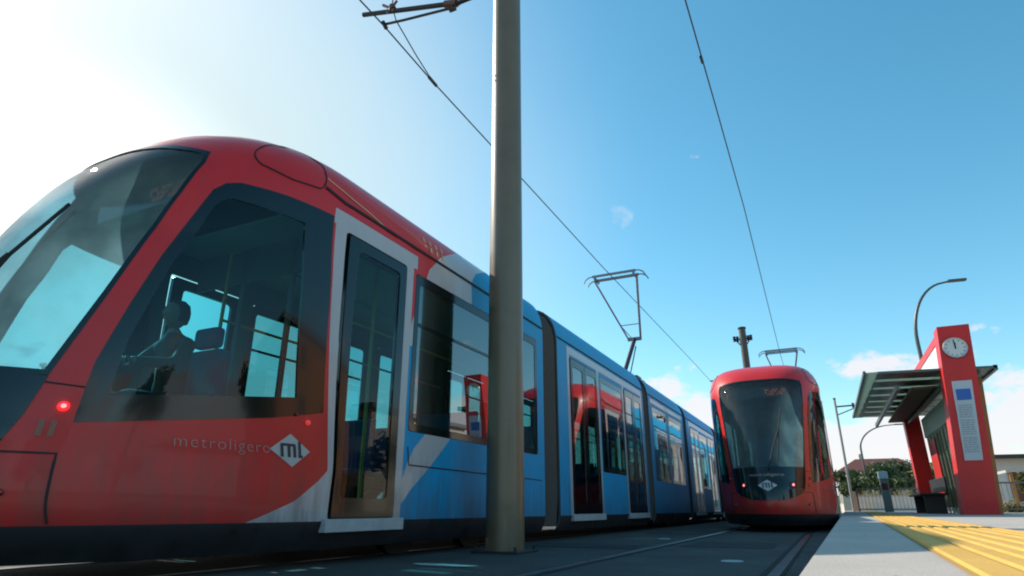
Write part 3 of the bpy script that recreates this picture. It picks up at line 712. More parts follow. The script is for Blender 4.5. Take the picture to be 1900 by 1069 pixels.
# pale patch painted in for light falling on the track bed
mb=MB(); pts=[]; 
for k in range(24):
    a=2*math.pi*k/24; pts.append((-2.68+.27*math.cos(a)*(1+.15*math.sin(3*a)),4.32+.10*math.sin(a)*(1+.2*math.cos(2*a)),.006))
mb.add(pts,[tuple(range(24))]); tag(mb.build('pale_patch',mat('painted_light_patch',(.50,.52,.48),.8,var=.2,vscale=15)),kind='structure')
for bx,by in ((-2.2,9.5),(-.78,5.7)):
    mb=MB(); mb.lathe([(0,.0),(.09,.0),(.085,.006),(0,.007)],(bx,by,0),16); tag(mb.build('track_marker',mat('marker_stud',(.4,.42,.4),.6)),'small pale round stud in the track bed '+('between the two tracks' if bx<-2 else 'between the rails of the right track'),'stud','round studs in the track bed')
# ------------------------------------------------------------------ overhead line
POLE=mat('olive_grey_pole',(.165,.125,.075),.38,metal=.1,var=.10,vscale=3,coat=.25)
p=empty('catenary_pole',(-2.95,5.9,0),'thick grey pole rising in front of the near tram, top out of frame','pole','catenary poles')
mb=MB(); mb.tube([(0,0,0),(0,0,9.6)],[.195,.178],40); mb.build('shaft',POLE,p,smooth=True)
mb=MB(); mb.cbox(-.25,.25,-.25,.25,.0,.02,.005)
for a in (-1,1):
    for b in (-1,1): mb.lathe([(0,.06),(.014,.06),(.014,.02),(.024,.02),(.024,.0)],(a*.215,b*.215,.0),6)
mb.build('base_plate',DARKM,p)
# cantilever carried by the pole; local frame of the arm
c=empty('cantilever',(-2.95,5.9,0),'bracket of tubes and insulators above the near tram, at the top of the photo','cantilever')
W=lambda x,y,z: (x+2.95,y-5.9,z)
mb=MB(); mb.tube([W(-5.03,5.4,7.16),W(-3.40,5.4,6.68)],.034,10); mb.tube([W(-3.42,5.4,6.685),W(-3.25,5.43,6.72),W(-3.06,5.66,7.3)],.030,10); mb.build('top_tube',DARKM,c,smooth=True)
mb=MB(); mb.tube([W(-4.62,5.39,6.81),W(-4.30,5.38,6.74),W(-3.52,5.38,6.62)],.018,8); mb.build('registration_arm',DARKM,c,smooth=True)
BR=mat('brown_insulator',(.12,.05,.03),.3)
for k_ in range(2):
    mb=MB()
    if k_==0: mb.tube([W(-4.50,5.4,7.02),W(-4.52,5.4,7.10)],[.06,.05],10); mb.tube([W(-4.66,5.38,7.16),W(-4.45,5.38,6.98)],.022,8); mb.tube([W(-4.42,5.38,7.14),W(-4.58,5.38,6.98)],.018,8)
    else: mb.tube([W(-3.62,5.4,6.745),W(-3.44,5.4,6.69)],[.052,.052],12)
    mb.build('insulator',BR,c,smooth=True)
mb=MB(); mb.tube([W(-3.50,5.39,6.76),W(-3.50,5.39,6.58)],.024,8); mb.tube([W(-3.54,5.39,6.60),W(-3.45,5.39,6.60)],.03,8); mb.build('hinge',DARKM,c,smooth=True)
mb=MB(); mb.tube([W(-4.60,5.33,6.80),W(-4.62,5.44,6.78)],.03,8); mb.build('wire_clamp',DARKM,c,smooth=True)
mb=MB(); mb.lathe([(.2,-.12),(.215,-.12),(.215,.12),(.2,.12)],W(-2.95,5.9,7.45),24); mb.build('pole_clamp',DARKM,c)
WIRE=mat('wire_dark',(.06,.065,.07),.5,metal=.5)
def wire(name,pts,r,label,extra=()):
    mb=MB(); mb.tube(pts,r,6)
    for e_,rr in extra: mb.tube(e_,rr,6)
    return tag(mb.build(name,WIRE,smooth=True),label,'wire','overhead wires')
z6=6.62
wire('contact_wire',[(-4.75,-30,6.75),(-4.62,5.38,6.78),(-4.60,6.56,6.70),(-4.58,8.4,6.66),(-4.56,15,6.57),(-4.5,27,6.56),(-4.6,60,6.6),(-4.6,120,6.6)],.011,'overhead wire running above the near tram, past the thick pole',
    extra=[([(-4.42,5.39,6.80),(-4.52,6.05,6.73),(-4.60,6.62,6.70)],.009),([(-4.50,5.38,7.08),(-4.42,5.39,6.80)],.008),([(-4.52,5.4,7.12),(-4.40,5.3,7.6),(-4.3,2,8.2)],.009),([(-4.60,6.5,6.71),(-4.60,6.72,6.695)],.026)])
wire('contact_wire',[(-.80,-30,6.9),(-.74,5,6.75),(-.72,6.7,6.72),(-.71,9,6.66),(-.71,13,6.6),(-.9,26.8,6.5),(-1.1,60,6.6),(-1.1,120,6.6)],.011,'overhead wire dropping from the top edge toward the head-on tram',
    extra=[([(-.725,7.85,6.69),(-.724,8.0,6.69)],.024)])
def mast(x,y,h,label,arms,r=.14,m_=None):
    m=empty('catenary_mast',(x,y,0),label,'pole','distant masts')
    mb=MB(); mb.tube([(0,0,0),(0,0,h)],[r*1.15,r],20); mb.build('shaft',m_ or mat('mast_brown',(.09,.07,.06),.6,var=.2),m,smooth=True)
    mb=MB(); mb.lathe([(0,h+.04),(r*1.2,h+.02),(r*1.2,h-.06),(r,h-.06)],(0,0,0),16); mb.build('pole_cap',DARKM,m)
    mb=MB()
    for (dx,z0,z1) in arms: 
        mb.tube([(0,0,z0),(dx,0,z1)],.045,8); mb.tube([(0,0,z0-.5),(dx*.8,0,z1-.05)],.03,8)
        mb.lathe([(0,-.16),(.09,-.12),(.05,-.05),(.1,0),(.05,.05),(.09,.12),(0,.16)],(dx*.55,0,z0+(z1-z0)*.55),10)
        mb.lathe([(0,-.16),(.09,-.12),(.05,-.05),(.1,0),(.05,.05),(.09,.12),(0,.16)],(dx*.85,0,z0+(z1-z0)*.85),10)
    mb.build('bracket_arm',DARKM,m,smooth=True); return m
mast(-2.74,33,9.3,'dark mast standing up behind the roof of the head-on tram',[(-.5,8.7,8.75),(.45,8.7,8.75)],.17)
mast(-3.9,45,9.0,'far mast hidden behind the head-on tram, its arm tip showing left of that roof',[(-2.4,8.9,8.95)],.13)
mast(1.22,42,6.7,'slim mast with a side arm just right of the head-on tram',[(1.7,6.2,6.25)],.065,mat('mast_galvanised',(.34,.33,.31),.5))
# ------------------------------------------------------------------ street lamps
LM=mat('lamp_post_grey',(.09,.10,.10),.4,metal=.5)
def lampost(x,y,h,reach,rz,label):
    o=empty('street_lamp',(x,y,0),label,'street lamp','curved street lamps',rz)
    mb=MB(); pts=[(0,0,0),(0,0,h*.72)]; rs=[.10,.075]
    for k in range(1,13):
        a=k/12*R(88); pts.append((reach*.85*(1-math.cos(a)),0,h*.72+h*.26*math.sin(a))); rs.append(.075-.003*k)
    pts.append((reach,0,h*.985)); rs.append(.04); mb.tube(pts,rs,12); mb.build('post',LM,o,smooth=True)
    mb=MB(); mb.cbox(reach-.15,reach+.55,-.12,.12,h*.985-.05,h*.985+.05,.04); mb.build('lamp_head',LM,o,smooth=True); return o
lampost(4.35,30,9.7,1.75,R(8),'tall curved street lamp rising behind the clock tower')
lampost(3.05,60,7.1,2.9,R(5),'lower curved street lamp between the head-on tram and the shelter')
# ------------------------------------------------------------------ shelter
RT=mat('red_tower_paint',(.64,.022,.020),.45,coat=.1,spec=.35,var=.12,vscale=2)
PW=mat('pale_panel',(.75,.76,.74),.4,var=.05)
OCH=mat('brown_wood',(.36,.17,.05),.6,var=.25,vscale=4,stretch=(6,6,1))
GRN=mat('green_grey_blade',(.085,.125,.110),.35,metal=.5,var=.15,vscale=3)
LBL=mat('light_blade_edge',(.50,.55,.50),.4,metal=.3)
FROST=mat('frosted_canopy_sheet',(.42,.52,.47),.45)
_n=FROST.node_tree; _t=_n.nodes.new('ShaderNodeBsdfTranslucent'); _t.inputs[0].default_value=(.55,.68,.60,1); _x=_n.nodes.new('ShaderNodeMixShader'); _x.inputs[0].default_value=.5
_n.links.new(_n.nodes['Principled BSDF'].outputs[0],_x.inputs[1]); _n.links.new(_t.outputs[0],_x.inputs[2]); _n.links.new(_x.outputs[0],_n.nodes['Material Output'].inputs[0])
def shelter():
    o=empty('tram_shelter',(3.1,18,.28),'red platform shelter with louvred canopy, slanted clock tower and glass wall','shelter')
    w=lambda x,y,z:(x-3.1,y-18,z-.28)
    def slab(mb,x0b,x1b,x0t,x1t,y0,y1,z0,z1,mi=0):
        v=[w(x0b,y0,z0),w(x1b,y0,z0),w(x1t,y0,z1),w(x0t,y0,z1),w(x0b,y1,z0),w(x1b,y1,z0),w(x1t,y1,z1),w(x0t,y1,z1)]
        mb.add(v,[(0,1,2,3),(7,6,5,4),(0,4,5,1),(1,5,6,2),(2,6,7,3),(3,7,4,0)],mi)
    mb=MB(); slab(mb,2.74,3.42,3.08,3.75,18,18.55,.28,4.70); t=mb.build('clock_tower',RT,o)
    lx=lambda z:2.74+(z-.28)/4.42*.34; rx=lambda z:3.42+(z-.28)/4.42*.33
    # clock
    cz=4.13; cxx=(lx(cz)+rx(cz))/2-.02
    mb=MB(); mb.lathe([(0,-.045),(.225,-.045),(.245,-.04),(.25,0)],w(cxx,18,cz),36,'y'); ck=mb.build('clock_face',mat('clock_face_white',(.68,.68,.64),.35),t,smooth=True)
    mb=MB(); mb.lathe([(.222,-.052),(.25,-.055),(.262,-.03),(.262,.0)],w(cxx,18,cz),36,'y'); mb.build('clock_rim',STEEL,ck,smooth=True)
    mb=MB(); P=w(cxx,18,cz); 
    for k in range(12):
        a=k*R(30); M_=Matrix.Translation(Vector(P))@Matrix.Rotation(a,4,'Y'); mb.box(-.008,.008,-.052,-.047,.175,.205,0,M_)
    for a,l,ww in ((R(4),.13,.014),(R(-3),.19,.010)):
        M_=Matrix.Translation(Vector(P))@Matrix.Rotation(a,4,'Y'); mb.box(-ww,ww,-.060,-.053,-.03,l,0,M_)
    mb.build('clock_hands',EMD,ck)
    # information panel
    mb=MB(); z0,z1=1.47,3.32; slab(mb,lx(z0)+.17,rx(z0)-.16,lx(z1)+.14,rx(z1)-.13,17.965,17.999,z0,z1); ip=mb.build('information_panel',mat('panel_grey',(.50,.53,.55),.35,var=.05),t)
    mb=MB(); slab(mb,lx(2.86)+.20,rx(2.86)-.19,lx(3.12)+.19,rx(3.12)-.19,17.955,17.964,2.86,3.12); mb.build('blue_sign',mat('sign_blue',(.02,.12,.42),.4),ip)
    mb=MB(); z=2.72
    random.seed(3)
    while z>1.6:
        x=lx(z)+.20; xe=rx(z)-.20
        while x<xe:
            l=random.uniform(.03,.09); l=min(l,xe-x)
            mb.box(*[q for q in (x-3.1,x+l-3.1)],-.042,-.0365,z-.28,z-.28+.016); x+=l+.02
        z-=.052 if int(z*10)%4 else .09
    mb.build('panel_text',mat('text_grey',(.22,.25,.28),.5),ip)
    # long beam running back above the canopy, red frame with white infill
    mb=MB(); slab(mb,3.16,3.55,3.16,3.55,18.551,27.2,4.5,4.70); slab(mb,3.16,3.55,3.16,3.55,18.551,27.2,3.80,3.90); slab(mb,3.16,3.55,3.16,3.55,26.9,27.2,3.90,4.5); mb.build('roof_beam',RT,o)
    mb=MB(); slab(mb,3.18,3.50,3.18,3.50,18.56,26.89,3.905,4.495); mb.build('beam_infill',PW,o)
    # canopy: edge frame and cross blades
    mb=MB(); slab(mb,1.34,1.64,1.34,1.64,18.2,27.3,3.70,3.735); mb.build('canopy_edge',FROST,o)
    mb=MB(); slab(mb,1.30,1.36,1.30,1.36,18.2,27.3,3.69,3.78); slab(mb,4.08,4.16,4.08,4.16,18.3,27.3,3.58,3.70); 
    mb.build('canopy_frame',GRN,o)
    n=7; p_=9.0/n
    for i in range(n):
        y=18.3+i*p_; mb=MB(); e0=1.62-.02*i
        mb.add([w(e0,y,3.70),w(4.16,y,3.62),w(4.16,y+p_*.66,3.62),w(e0,y+p_*.66,3.70),w(e0,y,3.76),w(4.16,y,3.68),w(4.16,y+p_*.66,3.68),w(e0,y+p_*.66,3.76)],[(0,1,2,3),(7,6,5,4),(0,4,5,1),(1,5,6,2),(2,6,7,3),(3,7,4,0)])
        b=mb.build('canopy_blade',GRN,o)
        mb=MB(); mb.add([w(e0,y+p_*.661,3.71),w(4.16,y+p_*.661,3.63),w(4.16,y+p_*1.0-.01,3.63),w(e0,y+p_*1.0-.01,3.71),w(e0,y+p_*.661,3.73),w(4.16,y+p_*.661,3.65),w(4.16,y+p_*1.0-.01,3.65),w(e0,y+p_*1.0-.01,3.73)],[(0,1,2,3),(7,6,5,4),(0,4,5,1),(1,5,6,2),(2,6,7,3),(3,7,4,0)])
        mb.build('canopy_glazing',FROST,b)
    for xx in (2.0,3.0): mb=MB(); slab(mb,xx,xx+.08,xx,xx+.08,18.6,27.1,3.30,3.42); mb.build('canopy_beam',GRN,o)
    mb=MB(); slab(mb,2.45,3.15,2.45,3.15,19.6,27.2,3.44,3.50); mb.build('soffit',mat('soffit_brown',(.11,.085,.05),.7,var=.15),o)
    # rear leg
    mb=MB(); slab(mb,2.92,3.42,2.90,3.40,26.7,27.2,.28,3.6); mb.build('rear_leg',RT,o)
    # glazed back wall with uprights, white light box, red poster
    mb=MB(); slab(mb,3.50,3.52,3.50,3.52,19.2,26.6,.45,2.75); mb.build('glass_wall',glass('shelter_glass',(.42,.55,.45)),o)
    for k in range(12):
        y=19.2+k*.66; mb=MB(); mb.box(.36,.42,y-18,y-18+.05,0,2.55); mb.build('glazing_post',mat('post_grey_green',(.30,.30,.22),.45,metal=.2),o)
    mb=MB(); slab(mb,3.42,3.56,3.42,3.56,19.0,26.6,2.78,3.42); mb.build('light_box',FROST,o)
    mb=MB(); slab(mb,3.40,3.46,3.40,3.46,24.6,26.0,.9,2.6); mb.build('poster',mat('poster_red',(.6,.04,.03),.4),o)
    # brown side column right of the tower
    mb=MB(); slab(mb,3.58,3.72,3.86,3.98,19.2,19.5,.28,3.56); mb.build('side_column',OCH,o)
    return o
shelter()
# bench under the canopy
b=empty('bench',(2.75,23.4,.28),'dark bench under the shelter canopy beside the red rear leg','bench')
mb=MB(); mb.cbox(-.35,.35,-1.5,1.5,.50,.56,.02); mb.build('seat',DARKM,b)
for y in (-1.2,1.2): mb=MB(); mb.cbox(-.25,.25,y-.05,y+.05,0,.5,.01); mb.build('leg',DARKM,b)
mb=MB(); mb.cbox(.30,.35,-1.5,1.5,.60,1.0,.015); 
for y in (-1.2,1.2): mb.box(.30,.34,y-.03,y+.03,.5,.62)
mb.build('backrest',DARKM,b)
# ticket machine
t=empty('ticket_machine',(2.55,36,.28),'slim dark ticket machine at the far end of the platform','ticket machine')
mb=MB(); mb.cbox(-.18,.18,-.18,.18,0,1.5,.03); mb.build('cabinet',mat('cabinet_green',(.06,.10,.10),.4),t)
mb=MB(); mb.cbox(-.12,.12,-.195,-.181,1.0,1.3,.004); mb.build('screen',FRIT,t); mb=MB(); mb.cbox(-.20,.20,-.22,.20,1.51,1.85,.02); mb.build('header',mat('header_blue',(.25,.38,.42),.4),t)
# railings behind the platform
GAL=mat('galvanised_rail',(.16,.16,.15),.5,metal=.7)
def railing(x,y,L_,rz,label):
    o=empty('railing',(x,y,.28),label,'railing','railings behind the platform',rz)
    mb=MB(); mb.tube([(0,0,1.05),(L_,0,1.05)],.03); mb.tube([(0,0,.12),(L_,0,.12)],.022); mb.build('rail_bar',GAL,o,smooth=True)
    n_=int(L_/1.6)
    for k in range(n_+1): mb=MB(); mb.tube([(L_*k/n_,0,0),(L_*k/n_,0,1.08)],.032); mb.build('post',GAL,o,smooth=True)
    mb=MB(); m_=int(L_/.16)
    for k in range(1,m_): mb.tube([(L_*k/m_,0,.12),(L_*k/m_,0,1.05)],.009,5)
    mb.build('balusters',GAL,o); return o
railing(1.3,36,4.8,R(3),'low metal railing left of the shelter, between lamp post and tram')
railing(4.9,29.5,4.8,R(3),'metal railing to the right of the clock tower')
# ------------------------------------------------------------------ vegetation
BARK=mat('bark',(.09,.065,.045),.9,var=.3,vscale=12,bump=.6,bscale=30)
def leafmat(name,c,c2):
    m=bpy.data.materials.new(name); m.use_nodes=True; nt=m.node_tree; b_=nt.nodes['Principled BSDF']; N=nt.nodes.new; L=nt.links.new
    g=N('ShaderNodeObjectInfo'); tc=N('ShaderNodeTexCoord'); n_=N('ShaderNodeTexNoise'); n_.inputs['Scale'].default_value=1.6; n_.inputs['Detail'].default_value=6; L(tc.outputs['Object'],n_.inputs['Vector'])
    r=N('ShaderNodeMapRange'); r.inputs['From Min'].default_value=.35; r.inputs['From Max'].default_value=.65; L(n_.outputs['Fac'],r.inputs['Value'])
    mx=N('ShaderNodeMix'); mx.data_type='RGBA'; mx.inputs['A'].default_value=(*c,1); mx.inputs['B'].default_value=(*c2,1); L(r.outputs[0],mx.inputs['Factor']); L(mx.outputs['Result'],b_.inputs['Base Color'])
    b_.inputs['Roughness'].default_value=.6; tr=N('ShaderNodeBsdfTranslucent'); L(mx.outputs['Result'],tr.inputs[0]); ms=N('ShaderNodeMixShader'); ms.inputs[0].default_value=.3
    out=nt.nodes['Material Output']; L(b_.outputs[0],ms.inputs[1]); L(tr.outputs[0],ms.inputs[2]); L(ms.outputs[0],out.inputs[0]); return m
LF1=leafmat('leaf_dark',(.035,.065,.02),(.08,.11,.035)); LF2=leafmat('leaf_olive',(.09,.10,.03),(.17,.16,.05)); LF3=leafmat('leaf_hedge',(.14,.13,.03),(.30,.24,.07))
def leaves(mb,c,rx,ry,rz,n,size,rng):
    for _ in range(n):
        d=Vector((rng.gauss(0,1),rng.gauss(0,1),rng.gauss(0,1))).normalized(); rr=rng.random()**.45
        k=.75+.5*noise.noise(d*1.7+Vector(c)*.3)
        p=Vector(c)+Vector((d.x*rx,d.y*ry,d.z*rz))*rr*k
        u=Vector((rng.uniform(-1,1),rng.uniform(-1,1),rng.uniform(-1,1))).normalized(); v=u.orthogonal().normalized(); s_=size*rng.uniform(.6,1.4)
        mb.add([p-u*s_,p+v*s_*.5,p+u*s_,p-v*s_*.5],[(0,1,2,3)])
def tree(x,y,h,r,label,m,seed,group='trees behind the platform',n=2600,size=.16):
    rng=random.Random(seed); o=empty('tree',(x,y,0),label,'tree',group)
    mb=MB(); mb.tube([(0,0,0),(.05,0,h*.25),(.1*rng.uniform(-1,1),.05,h*.5)],[.16,.12,.08],10)
    cs=[]
    for k in range(7):
        a=k*2.4+rng.random(); q=r*rng.uniform(.35,.65); e=Vector((q*math.cos(a),q*math.sin(a),h*rng.uniform(.5,.82))); cs.append(e)
        mb.tube([(0,0,h*rng.uniform(.25,.45)),e*.6+Vector((0,0,h*.2)),e],[.07,.045,.02],6)
    mb.build('trunk',BARK,o,smooth=True)
    mb=MB(); cs.append(Vector((0,0,h*.8)))
    for c_ in cs: leaves(mb,c_,r*rng.uniform(.4,.62),r*rng.uniform(.4,.62),h*rng.uniform(.14,.22),n//len(cs),size,rng)
    mb.build('crown',m,o,recalc=False); return o
tree(2.2,62,3.9,1.9,'dark green tree just right of the head-on tram',LF1,1)
tree(4.4,60,4.3,2.2,'dark green tree in front of the red-roofed house, left of the lamp post',LF1,2)
tree(8.4,64,4.4,2.3,'olive green tree right of the lamp post, left of the shelter leg',LF2,3)
tree(6.0,72,5.2,2.4,'round tree behind the lower street lamp',LF1,4)
tree(11.2,49,2.6,.9,'small tree at the right edge, under the white house',LF2,5)
def hedge(x,y,L_,h,d,rz,label,m,seed):
    rng=random.Random(seed); o=empty('hedge',(x,y,0),label,'hedge','hedges along the field',rz); mb=MB()
    mb.tube([(0.2,0,0),(L_*.3,.05,h*.4),(L_-.2,0,h*.5)],.05,6); 
    for k in range(int(L_/.9)): mb.tube([(.5+k*.9,0,0),(.55+k*.9,.1,h*.7)],.03,5)
    mb.build('stems',BARK,o); mb=MB()
    for k in range(int(L_/.7)): leaves(mb,(.35+k*.7,0,h*.5),.6,d,h*.55,260,.09,rng)
    mb.build('foliage',m,o,recalc=False)
hedge(2.0,52,8,1.9,.7,R(2),'yellow green hedge behind the low white wall',LF3,11)
hedge(5.9,31,3.2,.8,.4,R(3),'clipped hedge right of the clock tower',LF3,12)
# low white wall
o=empty('garden_wall',(1.4,46,0),'low white wall beyond the railing, left of the shelter','wall')
mb=MB(); mb.cbox(0,7.6,-.1,.1,0,1.15,.01); mb.build('wall_panel',mat('white_render',(.62,.57,.50),.8,var=.12,vscale=2),o)
mb=MB(); mb.cbox(-.05,7.65,-.14,.14,1.152,1.22,.01); mb.build('coping',mat('coping_stone',(.4,.37,.33),.8,var=.15),o)
for k in range(5): mb=MB(); mb.cbox(k*1.85,k*1.85+.2,-.16,.16,0,1.45,.01); mb.build('pier',mat('pier_brick',(.42,.22,.13),.8,var=.2,vscale=9),o)
# ------------------------------------------------------------------ houses
TILE=mat('red_tile',(.13,.038,.03),.8,var=.3,vscale=5,stretch=(1,8,1)); 
WINM=mat('house_window_glass',(.02,.03,.035),.08,spec=.8)
def house(name,x,y,sx,sy,h,roof,wallm,roofm,label,rz=0,storeys=2,cols=4,cat='house',flat=False,group=None,over=.4):
    o=empty(name,(x,y,0),label,cat,group,rz)
    mb=MB(); mb.box(0,sx,0,sy,0,h); mb.build('wall',wallm,o)
    mb=MB()
    if flat: mb.cbox(-over,sx+over,-over,sy+over,h+.003,h+roof,.03); 
    else:
        e=over; v=[(-e,-e,h),(sx+e,-e,h),(sx+e,sy+e,h),(-e,sy+e,h),(sx*.25,sy/2,h+roof),(sx*.75,sy/2,h+roof)]
        mb.add([(a,b_,c_+.003) for a,b_,c_ in v]+[(a,b_,c_-.12) for a,b_,c_ in v[:4]],[(0,1,5,4),(1,2,5),(2,3,4,5),(3,0,4),(0,6,7,1),(1,7,8,2),(2,8,9,3),(3,9,6,0),(6,9,8,7)])
    rf=mb.build('roof',roofm,o)
    if not flat: mb=MB(); mb.cbox(sx*.3,sx*.3+.5,sy*.5,sy*.5+.5,h+roof*.4,h+roof+.6,.02); mb.build('chimney',wallm,rf)
    for s_ in range(storeys):
        for k in range(cols):
            zc=h*(s_+.5)/storeys; 
            for face in ('f','s'):
                n_=cols if face=='f' else max(2,cols//2)
                if k>=n_: continue
                L_=sx if face=='f' else sy
                c_=L_*(k+.5)/n_; ww,hh=min(.7,L_/n_*.28),h/storeys*.26
                mf=MB(); mp_=MB()
                def bx(mm,u0,u1,z0,z1,d0,d1):
                    if face=='f': mm.box(u0,u1,d0,d1,z0,z1)
                    else: mm.box(d0,d1,u0,u1,z0,z1)
                for (u0,u1,z0,z1) in ((c_-ww-.08,c_-ww,zc-hh-.08,zc+hh+.08),(c_+ww,c_+ww+.08,zc-hh-.08,zc+hh+.08),(c_-ww,c_+ww,zc+hh,zc+hh+.08),(c_-ww,c_+ww,zc-hh-.08,zc-hh),(c_-.03,c_+.03,zc-hh,zc+hh)): bx(mf,u0,u1,z0,z1,-.05,-.002)
                bx(mp_,c_-ww,c_+ww,zc-hh,zc+hh,-.02,-.004)
                f_=mf.build('window',mat('window_frame_white',(.55,.54,.5),.5),o); mp_.build('pane',WINM,f_)
    return o
BRK=mat('orange_brick',(.44,.19,.09),.85,var=.15,vscale=6); CRM=mat('cream_render',(.60,.52,.42),.85,var=.08,vscale=1.5); WHT=mat('white_house_render',(.66,.64,.6),.8,var=.06)
house('house',1.5,84,9,7,4.4,1.7,CRM,TILE,'low house with a dark red roof behind the trees, right of the head-on tram',R(2),1,3)
house('house',9.3,78,7,7,3.4,1.6,BRK,TILE,'small brick house with a red roof, just left of the shelter leg',R(-4),1,3)
house('house',10.0,52,9,8,3.55,.22,WHT,mat('dark_flat_roof',(.05,.05,.05),.7),'white house with a dark overhanging flat roof at the right edge',R(6),1,3,flat=True,over=.8)
o=empty('carport',(7.85,38,0),'low sloping carport with a pale roof edge, before the white house right of the tower','carport')
mb=MB(); mb.add([(0,0,2.05),(5,0,3.0),(5,5,3.0),(0,5,2.05),(0,0,2.17),(5,0,3.12),(5,5,3.12),(0,5,2.17)],[(3,2,1,0),(4,5,6,7),(0,1,5,4),(1,2,6,5),(2,3,7,6),(3,0,4,7)]); mb.build('roof',mat('pale_metal_roof',(.5,.47,.42),.5,var=.1),o)
for x,y,h in ((.2,.2,2.05),(4.8,.2,2.9),(.2,4.8,2.05),(4.8,4.8,2.9)): mb=MB(); mb.cbox(x-.07,x+.07,y-.07,y+.07,0,h,.01); mb.build('post',OCH,o)
# town to the right of the frame, mirrored in the tram's windows
house('apartment_block',24,16,12,18,9.5,.4,BRK,mat('grey_roof',(.2,.2,.2),.8),'orange brick apartment block to the right of the platform, outside the frame',0,3,5,'building',True)
house('apartment_block',27,42,12,16,8.5,.4,CRM,mat('grey_roof',(.2,.2,.2),.8),'cream apartment block further along the street to the right, outside the frame',0,3,5,'building',True)
for i,(x,y) in enumerate(((17.5,10),(18,21),(17.8,33),(18.3,46),(17.4,0),(15,-7),(16,-14))):
    tree(x,y,5.2,2.0,['slender street tree outside the frame, before the brick block','leafy street tree outside the frame, by the corner of the brick block','broad street tree outside the frame, between the brick and cream blocks','street tree outside the frame, before the cream block','street tree outside the frame, level with the camera','street tree outside the frame, behind the camera','farthest street tree behind the camera, outside the frame'][i],LF1,20+i,'street trees',n=1400,size=.2)
# distant low hills and wood
def ridge(name,pts,h,m,seed,label=None):
    mb=MB(); n_=len(pts); vs=[]; 
    for i,(x,y) in enumerate(pts):
        hh=h*(.6+.6*noise.noise(Vector((i*.35,seed,0)))+.3*noise.noise(Vector((i*1.3,seed,5)))); d=Vector((x,y,0)).normalized()
        vs+=[(x,y,-.5),(x+d.x*30,y+d.y*30,max(.5,hh)),(x+d.x*120,y+d.y*120,-.5)]
    mb.add(vs,[(3*i,3*i+3,3*i+4,3*i+1) for i in range(n_-1)]+[(3*i+1,3*i+4,3*i+5,3*i+2) for i in range(n_-1)])
    return tag(mb.build(name,m,smooth=True),kind='structure')
ridge('hills',[(420*math.sin(R(a)),420*math.cos(R(a))) for a in range(-180,181,5)],10,noise_mat('hill_green',(.07,.09,.05),(.13,.13,.07),.05),3)
for i,(x,y,h) in enumerate(((-22,12,5),(-24,24,5.5),(-21,36,4.8),(-23,50,5.6),(-20,4,5))):
    tree(x,y,h,2.2,['bushy tree on the far side of the near tram, level with its doors','tree on the far side of the near tram, behind its pole','tree on the far side of the near tram, behind the second carriage','tree on the far side of the near tram, behind its tail','tree on the far side of the near tram, level with its cab'][i],LF1,40+i,'trees beyond the near tram',n=1400,size=.2)
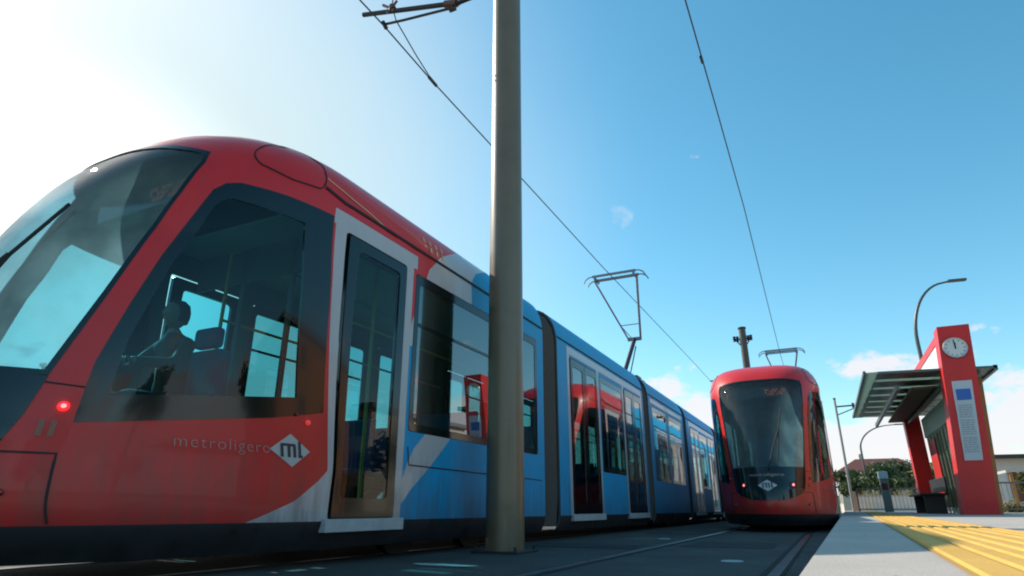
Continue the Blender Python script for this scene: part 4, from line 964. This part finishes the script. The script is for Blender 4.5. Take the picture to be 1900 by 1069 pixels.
# ------------------------------------------------------------------ driver
def person(name,loc,label,rz=0):
    sk=[((0,.02,.02),.125,None),((0,.03,.20),.120,0),((0,.02,.38),.145,1),((0,0,.52),.11,2),((0,-.02,.60),.055,3),((0,-.03,.66),.05,4),
        ((.19,0,.49),.065,3),((.27,-.16,.30),.048,6),((.20,-.40,.28),.036,7),((.19,-.46,.28),.03,8),
        ((-.19,0,.49),.065,3),((-.27,-.16,.30),.048,10),((-.20,-.40,.28),.036,11),((-.19,-.46,.28),.03,12),
        ((.10,-.02,.0),.10,0),((.13,-.42,.03),.075,14),((.13,-.50,-.38),.05,15),((.13,-.58,-.44),.045,16),
        ((-.10,-.02,.0),.10,0),((-.13,-.42,.03),.075,18),((-.13,-.50,-.38),.05,19),((-.13,-.58,-.44),.045,20)]
    me=bpy.data.meshes.new(name); me.from_pydata([a for a,_,_ in sk],[(p_,i) for i,(_,_,p_) in enumerate(sk) if p_ is not None],[])
    o=bpy.data.objects.new('tmp',me); col.objects.link(o); m_=o.modifiers.new('s','SKIN'); 
    for i,(_,r_,_) in enumerate(sk): me.skin_vertices[0].data[i].radius=(r_,r_*.85 if i<4 else r_)
    me.skin_vertices[0].data[0].use_root=True
    o.modifiers.new('b','SUBSURF').levels=2
    ev=bpy.data.meshes.new_from_object(o.evaluated_get(bpy.context.evaluated_depsgraph_get())); bpy.data.objects.remove(o)
    SK=mat('skin_tone',(.27,.13,.08),.55); CL=mat('brown_jacket',(.05,.022,.010),.8,var=.2,vscale=10); TR=mat('navy_trousers',(.02,.025,.04),.8)
    bm=bmesh.new(); bm.from_mesh(ev)
    # head: one deformed sphere set on the neck, joined to the same mesh
    r_=bmesh.ops.create_uvsphere(bm,u_segments=20,v_segments=14,radius=.1)
    hv=set(r_['verts'])
    for v in r_['verts']:
        q=v.co.copy(); q.x*=.78; q.y*=.98; q.z*=1.18
        if q.z<0 and q.y<0: q.y*=.92; q.x*=1-.25*(-q.z/.118)
        if abs(q.x)<.018 and -.03<q.z<.02 and q.y<-.07: q.y-=.022   # nose
        if abs(abs(q.x)-.032)<.014 and 0<q.z<.03 and q.y<-.06: q.y+=.010 # eye sockets
        v.co=q+Vector((0,-.035,.755))
    # fingers closing on the desk handles
    for sg in (1,-1):
        for k in range(5):
            b0=Vector((sg*.19+(k-1.8)*.018,-.47,.285)); ln=(.04,.06,.068,.062,.05)[k] if True else 0
            if k==0: pts=[b0,b0+Vector((-sg*.03,-.01,-.01)),b0+Vector((-sg*.045,-.03,-.02))]
            else: pts=[b0,b0+Vector((0,-ln*.6,.0)),b0+Vector((0,-ln*.85,-.03)),b0+Vector((0,-ln*.5,-.05))]
            t_=MB(); t_.tube(pts,[.010]+[.0085]*(len(pts)-1),6); vv=[bm.verts.new(p_) for p_ in t_.v]
            for f in t_.f:
                try: bm.faces.new([vv[i] for i in f])
                except ValueError: pass
    bm.to_mesh(ev); bm.free()
    ev.materials.clear()
    for m__ in (CL,TR,SK): ev.materials.append(m__)
    for p_ in ev.polygons:
        c_=p_.center; p_.material_index=2 if (c_.z>.60 or (c_.y<-.42 and c_.z>.2)) else (1 if c_.z<.08 else 0); p_.use_smooth=True
    ob=bpy.data.objects.new(name,ev); col.objects.link(ob); ob.location=loc; ob.rotation_euler=(0,0,rz); tag(ob,label,'person')
    h=MB(); vs=[];n_=16
    h.lathe([(.0,.125),(.045,.12),(.078,.09),(.09,.04),(.09,-.01),(.078,-.06)],(0,0,0),n_); 
    h.v=[(x*.92,max(y,-.045 if z<.045 else -.095)*1.08+.01-.035+.012,z+.755) for x,y,z in h.v]; h.build('hair',mat('dark_hair',(.02,.013,.01),.7),ob,smooth=True)
    return ob
person('person',(-4.55,3.13,1.13),'driver in a brown jacket seated in the cab of the near tram, hands forward',0)
# face both ways: second driver is not visible
